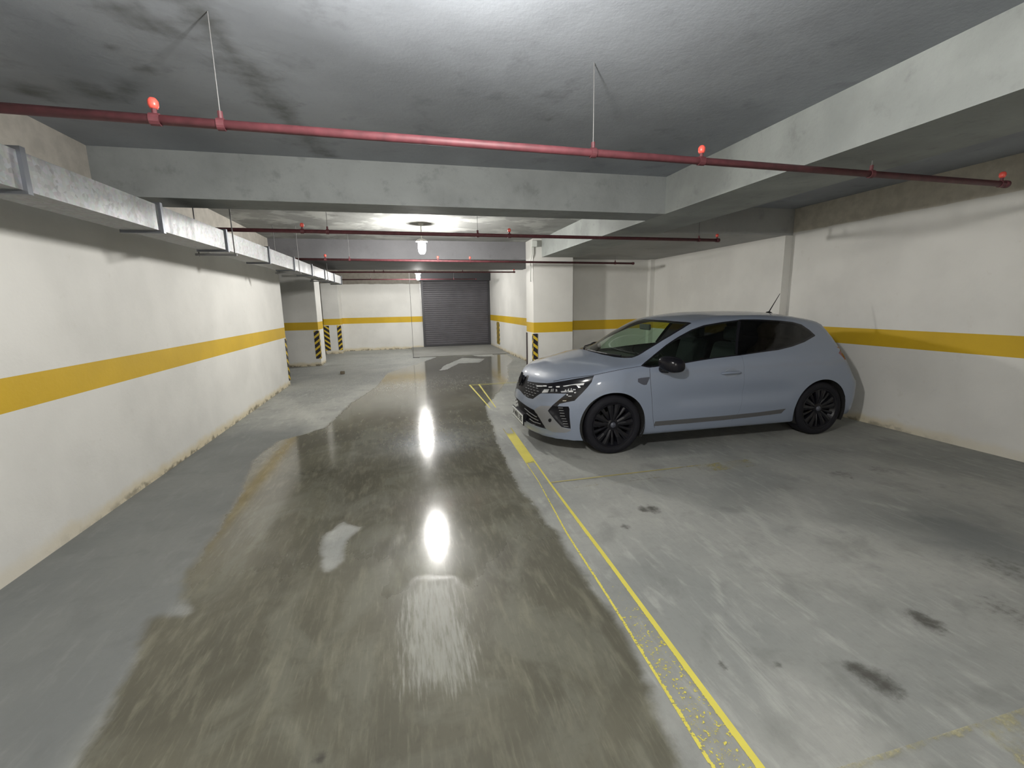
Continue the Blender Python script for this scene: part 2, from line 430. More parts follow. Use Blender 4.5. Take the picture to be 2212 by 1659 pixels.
def f_stain(X, Y):
    s = np.zeros_like(X)
    for x, y, r in SPOTS: s = np.maximum(s, np.clip(1.25 - np.hypot((X-x), (Y-y)*.75)/r*.7, 0, 1)*(1 if r < .09 else .55))
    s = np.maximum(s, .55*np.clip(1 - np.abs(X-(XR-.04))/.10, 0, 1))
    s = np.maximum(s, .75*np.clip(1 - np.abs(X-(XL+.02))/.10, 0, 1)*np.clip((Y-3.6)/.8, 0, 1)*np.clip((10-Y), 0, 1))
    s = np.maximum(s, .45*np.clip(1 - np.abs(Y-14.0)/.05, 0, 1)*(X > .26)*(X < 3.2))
    return s

def f_scuff(X, Y):
    s = np.zeros_like(X)
    s = np.maximum(s, .75*np.clip((Y-7.2)/2, 0, 1))
    for a, b, r in SCUFF: s = np.maximum(s, np.clip(1 - seg_d(X, Y, a, b)/r*.6, 0, 1))
    s = np.maximum(s, .95*np.clip(.5 + poly_sd(X, Y, PATCHB)/.2, 0, 1))
    return s

xs = np.unique(np.round(np.concatenate([np.arange(-5.4, -1.6, .15), np.arange(-1.6, 4.0, .03), np.arange(4.0, 5.95, .08)]), 4))
ys = np.unique(np.round(np.concatenate([np.arange(Y0, .6, .2), np.arange(.6, 4.0, .025), np.arange(4.0, 17.3, .07)]), 4))
grid('floor', xs, ys, 0., M['floor'], dict(damp=f_damp, wet=f_wet, film=f_film, stain_shade=f_stain, scuff=f_scuff))

def f_cst(X, Y):
    L = [(-1.15, .4), (-.95, 1.4), (-.98, 2.3), (-.78, 2.41), (-.79, 2.68), (-.76, 2.89), (-.74, 3.14), (-.71, 3.45), (-.66, 3.75), (-.6, 4.4)]
    s = np.zeros_like(X)
    for a, b in zip(L, L[1:]): s = np.maximum(s, np.clip(1 - seg_d(X, Y, a, b)/.16*.6, 0, 1)*.72)
    s = np.maximum(s, .62*np.clip(1.3-np.abs(Y-4.46)/.035, 0, 1))  # dark strip along the cross beam: gap shadow put into the colour
    for x, y, r in [(-1.12, 2.55, .10), (-1.05, 2.62, .09), (-1.5, 3.35, .12), (-1.75, 3.45, .16), (-2.05, 3.5, .15), (-1.3, 3.1, .06), (-1.35, 2.9, .05), (1.1, 3.3, .05), (-2.1, 2.6, .25)]:
        s = np.maximum(s, np.clip(1.2 - np.hypot(X-x, Y-y)/r*.6, 0, 1)*.72)
    return s
ceil = grid('ceiling', np.arange(-5.4, 5.95, .07), np.arange(Y0, 17.3, .07), ZC, M['conc'], dict(stain_shade=f_cst), flip=True)

# walls
slab('wall_left', (XL-.2, Y0, 0), (XL, 10.0, ZC), M['wl'])
slab('wall_left_passage', (-5.6, 9.8, 0), (-5.4, YF, ZC), M['wp'])
slab('wall_left_pier', (-5.4, 13.05, 0), (-2.25, 13.85, ZC), M['wp'])
slab('wall_left_column', (-2.62, 16.3, 0), (-2.09, YF, ZC), M['wf'])
slab('wall_far', (-5.6, YF, 0), (XR+.2, YF+.2, ZC), M['wf'])
slab('wall_behind', (-5.6, Y0-.2, 0), (XR+.2, Y0, ZC), M['wp'])
slab('wall_right', (XR, Y0, 0), (XR+.2, 9.5, ZC), M['wr'])
slab('wall_right_thick', (5.57, 5.68, 0), (XR, 9.3, ZB), M['wr'])
slab('wall_right_pilaster', (5.46, 9.20, 0), (5.57, 9.314, ZB), M['wr'])
slab('wall_bay_end', (3.40, 9.314, 0), (XR, 9.5, ZC), M['wp'])
slab('wall_right_corridor', (3.29, 9.5, 0), (3.49, YF, ZC), M['wp'])
slab('wall_pillar', (2.63, 8.90, 0), (3.49, 9.44, ZC), M['wp'])
# beams and lowered soffits
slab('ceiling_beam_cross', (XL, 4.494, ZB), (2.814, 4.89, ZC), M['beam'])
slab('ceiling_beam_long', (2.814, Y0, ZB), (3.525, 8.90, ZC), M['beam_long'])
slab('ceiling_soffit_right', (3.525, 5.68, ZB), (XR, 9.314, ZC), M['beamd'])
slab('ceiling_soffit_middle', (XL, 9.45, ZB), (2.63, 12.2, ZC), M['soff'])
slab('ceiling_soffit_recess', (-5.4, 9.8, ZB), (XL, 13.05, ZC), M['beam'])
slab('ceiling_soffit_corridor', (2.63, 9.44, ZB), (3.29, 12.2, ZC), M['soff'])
slab('ceiling_beam_behind', (XL, -2.2, ZB), (2.814, -1.8, ZC), M['beam'])
# bright patched slab between the two cross beams
slab('ceiling_slab_patched', (XL, 4.89, ZC-.012), (2.814, 9.45, ZC-.001), M['ceil2'])

# threshold ramp in front of the shutter
bm = bmesh.new()
v = [bm.verts.new(p) for p in [(.26, 14.0, .0), (3.285, 14.0, .0), (3.285, YF, .0), (.26, YF, .0), (.26, 14.0, .018), (3.285, 14.0, .018), (3.285, YF, .05), (.26, YF, .05)]]
for q in [(0, 1, 5, 4), (1, 2, 6, 5), (2, 3, 7, 6), (3, 0, 4, 7), (4, 5, 6, 7), (3, 2, 1, 0)]: bm.faces.new([v[i] for i in q])
rampm = concrete_mat('ramp_concrete', (.27, .27, .25), .3)
o = link('concrete_ramp', bm, rampm); tag(o, 'low concrete ramp on the floor in front of the grey roller shutter', 'ramp')

# roller shutter: door_1 > slat_curtain, guide_rail x2, shutter_box, bottom_bar, pull_chain
d1 = empty('door_1', (.72, YF, 0)); d1['kind'] = 'structure'
def dpart(name, bm, mat, smooth=False):
    bm.transform(Matrix.Translation((-.72, -YF, 0))); return link(name, bm, mat, d1, smooth)
bm = bmesh.new(); zz = .11; n = 0; prof = []
while zz < 2.56: prof += [(0, zz), (-.012, zz+.018), (-.012, zz+.058), (0, zz+.074)]; zz += .078
for (dy, z) in prof:
    bm.verts.new((.80, YF-.035+dy, z)); bm.verts.new((3.22, YF-.035+dy, z))
bm.verts.ensure_lookup_table()
for i in range(len(prof)-1): bm.faces.new([bm.verts[k] for k in (2*i, 2*i+1, 2*i+3, 2*i+2)])
dpart('slat_curtain', bm, M['shut'])
for x in (.72, 3.21):
    bm = bmesh.new(); box(bm, (x, YF-.09, .05), (x+.08, YF-.001, 2.60), .004); dpart('guide_rail', bm, M['shutd'])
bm = bmesh.new(); box(bm, (.79, YF-.06, .055), (3.22, YF-.01, .115), .004); dpart('bottom_bar', bm, M['shutd'])
bm = bmesh.new(); box(bm, (.66, YF-.32, 2.47), (3.27, YF-.001, 2.76), .01); dpart('shutter_box', bm, M['shutd'])
bm = bmesh.new()
for k in range(60):
    c = Vector((.68, YF-.12, 2.45-k*.027)); ax = (.008, 0) if k % 2 else (0, .008)
    tube(bm, [c+Vector((ax[0]*math.cos(t), ax[1]*math.cos(t), .014*math.sin(t)-.005)) for t in np.linspace(0, 2*PI, 9)], .0022, 5, False)
dpart('pull_chain', bm, M['chain'])

# ------------------------------------------------------------------ yellow and black corner guards
def guard(corner, fx, fy, z0, z1, w, label, mats, name='corner_guard'):
    """L-shaped foam strip round an outside corner; fx, fy = direction of each leg along the wall faces"""
    x, y = corner; t = .012
    e = empty(name, (x, y, z0)); tag(e, label, 'corner guard', 'striped corner guards')
    def lp(nm, a, b, mt):
        bm = bmesh.new(); box(bm, a, b, .003); bm.transform(Matrix.Translation((-x, -y, -z0))); link(nm, bm, mt, e)
    # leg on the face that looks toward -y (runs along x) and leg on the face that looks toward +-x (runs along y)
    xa, xb = sorted((x - fx*t, x + fx*w)); lp('guard_leg', (xa, y-t if fy > 0 else y, z0), (xb, y if fy > 0 else y+t, z1), mats[0])
    ya, yb = sorted((y, y + fy*w)); xo = (x-t, x) if fx > 0 else (x, x+t); lp('guard_leg', (xo[0], ya, z0), (xo[1], yb, z1), mats[1])
guard((2.63, 8.90), 1, 1, .24, .965, .085, 'black and yellow striped guard on the near corner of the white pillar beside the car', (M['hazx'], M['hazy']))
guard((2.63, 9.44), 1, -1, .24, .965, .07, 'narrow dark red-edged guard on the rear corner of the white pillar', (M['hazd'], M['hazd']))
guard((-2.25, 13.05), -1, 1, .20, .965, .12, 'tall striped guard on the front corner of the shaded left pier', (M['hazxm'], M['hazy']))
guard((-2.09, 16.3), -1, 1, .12, .965, .11, 'striped guard on the lit right corner of the far left column', (M['hazxm'], M['hazy']))
guard((-2.62, 16.3), 1, 1, .12, .965, .16, 'striped guard on the left corner of the far left column, next to the pier', (M['hazx'], M['hazy']))
guard((XL, 10.0), -1, -1, .10, .97, .09, 'striped guard at the far end of the long left wall', (M['hazd'], M['hazy']))
bm = bmesh.new(); box(bm, (3.278, 15.35, .18), (3.29, 15.80, .965), .003)
o = link('corner_guard', bm, M['hazy']); tag(o, 'striped guard on the corridor wall right of the roller shutter', 'corner guard', 'striped corner guards')

# ------------------------------------------------------------------ galvanised duct
dx = lambda y: -1.775 + .030*(y-2.7)
duct = empty('air_duct', (0, 0, 2.174)); tag(duct, 'long galvanised steel air duct running along the top of the left wall', 'duct')
def dbox(bm, y0, y1, gx, gz):
    w = .25+.0
    vs = []
    for y in (y0, y1):
        for (x, z) in ((dx(y)+gx, 2.174-gz), (dx(y)+gx, 2.36+gz), (dx(y)-w-gx, 2.36+gz), (dx(y)-w-gx, 2.174-gz)): vs.append(bm.verts.new((x, y, z)))
    for q in ((0, 1, 2, 3), (7, 6, 5, 4), (0, 4, 5, 1), (1, 5, 6, 2), (2, 6, 7, 3), (3, 7, 4, 0)): bm.faces.new([vs[i] for i in q])
    return vs
joints = [-1.1, .2, 1.5, 2.83, 4.05, 5.25, 6.6, 7.85, 9.1, 10.3, 11.4, 12.45]
for a, b in zip(joints, joints[1:]):
    bm = bmesh.new(); vs = dbox(bm, a+.012, b-.012, 0, 0); bm.transform(Matrix.Translation((0, 0, -2.174)))
    link('duct_section', bm, M['galv'], duct)
for a in joints:
    bm = bmesh.new(); dbox(bm, a-.016, a+.016, .018, .018); bm.transform(Matrix.Translation((0, 0, -2.174))); link('duct_flange', bm, M['galvd'], duct)
for y in (.3, 5.33, 8.0, 10.4):
    bm = bmesh.new()
    tube(bm, [(dx(y)+.04, y, 2.12), (dx(y)+.04, y, ZC)], .006, 6); tube(bm, [(dx(y)-.29, y, 2.12), (dx(y)-.29, y, ZC)], .006, 6)
    box(bm, (dx(y)-.32, y-.015, 2.125), (dx(y)+.06, y+.015, 2.147))
    bm.transform(Matrix.Translation((0, 0, -2.174))); link('duct_hanger', bm, M['rod'], duct)

# ------------------------------------------------------------------ sprinkler pipes
def pipe(a, b, r, heads, clamps, label, endcap=True, captop=.045):
    a = Vector(a); b = Vector(b); L = (b-a).length; d = (b-a)/L
    e = empty('sprinkler_pipe', a); tag(e, label, 'pipe', 'red sprinkler pipes under the ceiling')
    T = Matrix.Translation(-a)
    bm = bmesh.new(); tube(bm, [a, b], r, 16); bm.transform(T); link('pipe_run', bm, M['red'], e, True)
    at = lambda x: a + d*((x-a.x)/d.x)
    for x in clamps:
        p = at(x); bm = bmesh.new()
        tube(bm, [p-d*.016, p+d*.016], r*1.28, 16); tube(bm, [p+Vector((0, 0, r)), p+Vector((0, 0, r+.035))], r*.55, 8); bm.transform(T); hg = link('pipe_hanger', bm, M['red'], e)
        bm = bmesh.new(); tube(bm, [p+Vector((0, 0, r+.03)), Vector((p.x, p.y, ZB if 9.4 < p.y < 12.2 else ZC))], .0026, 6); bm.transform(T); link('hanger_rod', bm, M['rod'], hg)
    for x in heads:
        p = at(x); bm = bmesh.new()
        tube(bm, [p-d*.02, p+d*.02], r*1.25, 12); tube(bm, [p, p+Vector((0, 0, captop))], r*.5, 10)
        bm.transform(T); h = link('sprinkler_stem', bm, M['red'], e)
        bm = bmesh.new(); lathe(bm, [(0, captop-.002), (.016, captop), (.021, captop+.012), (.021, captop+.03), (.013, captop+.042), (0, captop+.044)], 12, Matrix.Translation(p))
        bm.transform(T); s = link('sprinkler_head', bm, M['redcap'], h, True); s['label'] = 'bright red sprinkler head'
    if endcap:
        bm = bmesh.new(); tube(bm, [b-d*.035, b+d*.006], r*1.3, 14); bm.transform(T); link('end_cap', bm, M['red'], e, True)
pipe((-2.36, 2.437, 2.42), (4.58, 2.624, 2.42), .021, [-1.02, 1.83, 4.52], [-.76, 1.11, 3.2], 'nearest red sprinkler pipe crossing the whole width below the front cross beam')
pipe((-2.36, 5.50, 2.415), (4.43, 5.68, 2.42), .021, [-1.02, 1.35, 4.40], [-.76, .95, 4.1], 'red sprinkler pipe just behind the front cross beam, above the bright lantern')
pipe((-2.36, 8.55, 2.415), (4.72, 8.62, 2.365), .020, [-1.25, .70, 1.30], [-.85, 4.3], 'third red sprinkler pipe, passing in front of the white pillar')
pipe((-2.30, 11.9, 2.43), (3.02, 11.95, 2.43), .018, [2.99], [-.62, -.40, 1.6], 'dark red sprinkler pipe under the middle soffit, ending in a red head near the shutter')
pipe((-2.36, 14.85, 2.415), (2.46, 14.95, 2.42), .016, [], [-.9, 1.7], 'farthest red sprinkler pipe, close to the far wall and shutter')

# ------------------------------------------------------------------ hanging lanterns
LL = ['glowing glass lantern hanging just above the top of the view over the near floor', 'large glowing lantern hanging between the two cross beams', 'small glowing lantern farthest away, left of the roller shutter', 'glowing glass lantern hanging behind the viewpoint']
for i, (x, y, z) in enumerate(LAMP_SPOTS):
    zt = ZC
    e = empty('ceiling_lamp', (x, y, z)); tag(e, LL[i], 'lamp', 'glass lanterns along the middle of the garage')
    T = Matrix.Identity(4)
    bm = bmesh.new(); lathe(bm, [(0, -.10), (.035, -.095), (.055, -.06), (.060, 0), (.060, .07), (.050, .095), (0, .095)], 24)
    link('lamp_globe', bm, M['lamp'], e, True)
    bm = bmesh.new(); lathe(bm, [(0, .096), (.06, .096), (.092, .090), (.095, .10), (.07, .122), (.03, .14), (0, .14)], 28); link('lamp_cap', bm, M['lbase'], e, True)
    bm = bmesh.new(); tube(bm, [(0, 0, .135), (0, 0, zt-z-.02)], .008, 8); link('lamp_stem', bm, M['lbase'], e)
    bm = bmesh.new(); lathe(bm, [(0, zt-z-.03), (.03, zt-z-.03), (.05, zt-z-.01), (.05, zt-z), (0, zt-z)], 20); link('ceiling_rose', bm, M['lbase'], e, True)

# junction box and conduit on the pillar top, hanging cable, small block
jb = empty('junction_box', (2.60, 8.80, 2.62)); tag(jb, 'pale junction box with a conduit at the top left of the white pillar', 'junction box')
bm = bmesh.new(); box(bm, (-.02, .02, .08), (.10, .10, .20), .01); link('box_body', bm, M['boxg'], jb)
bm = bmesh.new(); tube(bm, [(.0, .06, .09), (.0, .06, -.06), (-.03, .07, -.16), (-.03, .08, -.6)], .011, 8); link('conduit', bm, M['boxg'], jb, True)
bm = bmesh.new(); tube(bm, [(.26, 13.96, 0), (.262, 13.96, 1.2), (.262, 13.96, ZC)], .006, 6); box(bm, (.24, 13.94, 0), (.44, 13.98, .02))
o = link('hanging_cable', bm, M['rod']); tag(o, 'thin grey cable hanging from ceiling to floor in front of the far wall', 'cable')
bm = bmesh.new(); box(bm, (-1.53, 11.16, 0), (-1.43, 11.25, .07), .012)
o = link('stone_block', bm, simple('dull_stone', (.12, .10, .07), .8, noise=.3)); tag(o, 'small dark stone block lying on the floor near the left pier', 'stone')

# ------------------------------------------------------------------ painted lines on the floor
def strip(name, L, Rr, mat, label, z=.0025):
    """ribbon between the left and right polylines (same count)"""
    bm = bmesh.new(); uvl = bm.loops.layers.uv.new('UVMap'); rows = []; s = 0.
    for i, (a, b) in enumerate(zip(L, Rr)):
        rows.append((bm.verts.new((*a, z)), bm.verts.new((*b, z)), a[2] if len(a) > 2 else None))
    for i in range(len(L)-1):
        f = bm.faces.new((rows[i][0], rows[i][1], rows[i+1][1], rows[i+1][0]))
        for lp, (uu, vv) in zip(f.loops, ((0, VV[i]), (1, VV[i]), (1, VV[i+1]), (0, VV[i+1]))): lp[uvl].uv = (uu, vv)
    bmesh.ops.subdivide_edges
    o = link(name, bm, mat); tag(o, label, 'floor marking', 'yellow parking lines painted on the floor'); return o
def resamp(P, n):
    P = np.array(P, float); s = np.r_[0, np.cumsum(np.hypot(*np.diff(P, axis=0).T))]; t = np.linspace(0, s[-1], n)
    return [(float(np.interp(q, s, P[:, 0])), float(np.interp(q, s, P[:, 1]))) for q in t]
ys_ = np.arange(-1.5, 5.46, .1)
Rx = np.interp(ys_, [-1.5, 0, 1.03, 1.58, 2.4, 3.58, 5.45], [1.05, 1.09, 1.115, 1.135, 1.167, 1.200, 1.290])
Lx = np.interp(ys_, [-1.5, 0, 1.09, 1.5, 2.0, 2.68, 3.63, 5.45], [.86, .90, .937, .962, .99, 1.015, 1.10, 1.17])
VV = list(ys_)
strip('parking_line', list(zip(Lx, ys_)), list(zip(Rx, ys_)), M['lane'], 'long worn yellow line from the bottom of the view to the car front')
ys_ = np.arange(6.60, 8.75, .1); VV = list(ys_)
strip('parking_line', [(1.225-.008*(y-6.6), y) for y in ys_], [(1.335+.045*(y-6.6), y) for y in ys_], M['edges'], 'double-edged yellow line on the wet floor beyond the front of the car')
xs_ = np.arange(1.22, 2.60, .1); VV = list(xs_)
strip('parking_line', [(x, 8.62) for x in xs_], [(x, 8.72) for x in xs_], M['edges'], 'short yellow cross line farthest down the lane, near the white pillar', .0035)
xs_ = np.arange(1.20, 5.0, .1); VV = list(xs_-1.2)
strip('parking_line', [(x, 3.40) for x in xs_], [(x, 3.58) for x in xs_], M['faint'], 'faded yellow bay line along the side of the car', .0035)
xs_ = np.arange(1.25, 3.6, .1); VV = list(xs_-1.1)
strip('parking_line', [(x, .80) for x in xs_], [(x, .965) for x in xs_], M['pale'], 'faded pale bay line at the bottom right corner of the view', .0035)
# ------------------------------------------------------------------ the car
M['paint'] = simple('pale_blue_grey_car_paint', (.195, .229, .297), .50, 0., .4, coat=.8)
M['gloss'] = simple('gloss_black', (.010, .010, .014), .12, 0., .4, coat=.1)
M['satin'] = simple('satin_black', (.007, .007, .010), .5, spec=.25)
M['silver'] = simple('satin_grey_trim', (.26, .265, .28), .33, .35)
M['chrome'] = simple('bright_reflector', (.75, .77, .8), .18, .9)
M['lens'] = simple('white_light_guide', (.80, .82, .84), .15, 0., .8)
M['tyre'] = simple('tyre_rubber', (.0085, .0085, .012), .75, spec=.25, bump=.2, bscale=80)
M['rim'] = simple('gloss_black_rim', (.0065, .0065, .0095), .36, 0., .3, coat=.1)
M['mirror'] = simple('dark_mirror_shell', (.008, .008, .011), .22, spec=.25)
M['chip'] = simple('dark_grille_chrome', (.22, .225, .24), .3, .3)
M['hub'] = simple('brake_disc_steel', (.05, .05, .05), .5, .5)
M['inside'] = simple('cabin_black', (.018, .019, .02), .8)
M['seat'] = simple('seat_fabric', (.014, .015, .018), .9)
M['mould'] = simple('dark_grey_moulding', (.085, .086, .09), .45)
M['tail'] = simple('dark_red_tail_lens', (.16, .03, .03), .15, 0., .5, coat=.5)
M['badge'] = simple('dark_fender_badge', (.06, .065, .085), .35)
M['plate'] = simple('white_plate', (.72, .74, .72), .4)
M['platetxt'] = simple('plate_letter_black', (.02, .02, .02), .5)
M['under'] = simple('underbody', (.01, .01, .01), .9)
def glass_mat(name, tint, refl_col=(1, 1, 1)):
    mt = bpy.data.materials.new(name); mt.use_nodes = True; nt = mt.node_tree; nt.nodes.clear()
    out = nt.nodes.new('ShaderNodeOutputMaterial'); mx = nt.nodes.new('ShaderNodeMixShader')
    tr = nt.nodes.new('ShaderNodeBsdfTransparent'); tr.inputs[0].default_value = (*tint, 1)
    gl = nt.nodes.new('ShaderNodeBsdfGlossy'); gl.inputs[0].default_value = (*refl_col, 1); gl.inputs['Roughness'].default_value = .03
    lw = nt.nodes.new('ShaderNodeLayerWeight'); lw.inputs[0].default_value = .5; gg = G(nt)
    fr_ = gg.m('ADD', gg.m('MULTIPLY', gg.m('POWER', lw.outputs['Facing'], 5.), .9), .045)
    nt.links.new(fr_, mx.inputs[0]); nt.links.new(tr.outputs[0], mx.inputs[1]); nt.links.new(gl.outputs[0], mx.inputs[2])
    nt.links.new(mx.outputs[0], out.inputs[0]); return mt
M['wind'] = glass_mat('windshield_glass', (.84, .97, .84)); M['sideg'] = glass_mat('side_glass', (.50, .62, .54)); M['privacy'] = glass_mat('privacy_glass', (.045, .045, .055))

# ---- implicit body, car frame u (0 front..4.05 rear), w lateral, z up
def pchip(xk,yk):
    xk=np.array(xk,float);yk=np.array(yk,float);h=np.diff(xk);d=np.diff(yk)/h
    m=np.zeros_like(xk);m[0]=d[0];m[-1]=d[-1]
    for i in range(1,len(xk)-1):
        if d[i-1]*d[i]>0:
            w1=2*h[i]+h[i-1];w2=h[i]+2*h[i-1];m[i]=(w1+w2)/(w1/d[i-1]+w2/d[i])
    def F(x):
        x=np.clip(x,xk[0],xk[-1]);i=np.clip(np.searchsorted(xk,x)-1,0,len(xk)-2);t=(x-xk[i])/h[i]
        return (2*t**3-3*t**2+1)*yk[i]+(t**3-2*t**2+t)*h[i]*m[i]+(-2*t**3+3*t**2)*yk[i+1]+(t**3-t**2)*h[i]*m[i+1]
    return F
TOP=pchip([-.3,.0,.10,.30,.60,.90,1.05,1.35,1.70,1.95,2.3,2.7,3.1,3.45,3.68,3.76,3.90,4.10],
          [.60,.74,.81,.885,.955,1.005,1.045,1.22,1.375,1.415,1.445,1.445,1.43,1.385,1.34,1.26,1.05,.75])
FR=pchip([.0,.18,.30,.45,.60,.70,.78,.86,1.0],[.10,.055,.022,.0,.03,.07,.115,.19,.4])
RE=pchip([.0,.20,.33,.50,.60,.72,.85,1.0,1.2,1.4],[3.92,4.0,4.04,4.053,4.05,4.03,3.99,3.94,3.84,3.74])
WZ=pchip([.10,.20,.30,.45,.60,.75,.86,.94,1.02,1.2,1.35,1.46],[.81,.85,.875,.893,.899,.897,.888,.865,.825,.722,.635,.54])
SHF=pchip([0,.8,1.0,1.7,2.0,3.2,3.5,3.8,4.1],[.05,.15,.38,.38,.1,-.1,-.25,-.3,-.3])
CRN=pchip([0,.6,1.0,1.8,2.2,3.2,3.7,4.1],[.17,.12,.055,.10,.12,.13,.13,.13])
def smax(gs,k):
    g=gs[0]
    for a in gs[1:]:
        h=np.clip(.5+.5*(a-g)/k,0,1);g=g+(a-g)*h+k*h*(1-h)
    return g
def f(P):
    u,w,z=P[...,0],np.abs(P[...,1]),P[...,2]
    W=WZ(z)
    # greenhouse plan taper to the rear, haunch, arch flare
    gh=np.clip((z-.95)/.35,0,1)
    W=W-gh*.06*np.clip((u-2.6)/1.2,0,1)**1.5-gh*.05*np.clip((1.9-u)/.9,0,1)
    W=W-.02*np.exp(-((z-.56)/.10)**2)*np.clip((u-1.3)/.3,0,1)*np.clip((3.1-u)/.3,0,1)   # door hollow
    W=W+.015*np.exp(-((u-3.5)/.40)**2-((z-.80)/.13)**2)
    W=W+.012*np.exp(-((u-.83)/.35)**2-((z-.66)/.13)**2)
    g1=w-W
    uu=u-SHF(u)*w*w
    g2=(z-(TOP(uu)-CRN(u)*w*w))*.85
    g3=(FR(z)+.42*w*w+.95*w**8-u)*.85
    g4=(u-(RE(z)-.06*w*w-.30*w**8))*.85
    g5=(.16-.035*np.clip((.75-u)/.3,0,1)+.05*np.clip((u-3.5)/.4,0,1)-z)
    return smax([g1,g2,g3,g4,g5],.05)
PSI=np.radians(-1.3);eu=np.array([np.cos(PSI),np.sin(PSI),0]);ew=np.array([-np.sin(PSI),np.cos(PSI),0]);ez=np.array([0,0,1.])
CO=np.array([2.075,4.105,0])-.83*eu+.878*ew
def toworld(P): P=np.asarray(P,float);return CO+P[...,0:1]*eu+P[...,1:2]*ew+P[...,2:3]*ez
def tocar(P): P=np.asarray(P,float)-CO;return np.stack([P@eu,P@ew,P@ez],-1)
C=np.array([1.95,0,.55])
def surf(D,r1=2.6):
    lo=np.zeros(D.shape[:-1]);hi=np.full(D.shape[:-1],r1)
    for _ in range(26):
        m=(lo+hi)/2;v=f(C+D*m[...,None])>0;hi=np.where(v,m,hi);lo=np.where(v,lo,m)
    return C+D*((lo+hi)/2)[...,None]
def grad(P,e=2e-3):
    g=[]
    for i in range(3):
        d=np.zeros(3);d[i]=e;g.append(f(P+d)-f(P-d))
    g=np.stack(g,-1);return g/np.linalg.norm(g,axis=-1,keepdims=True)


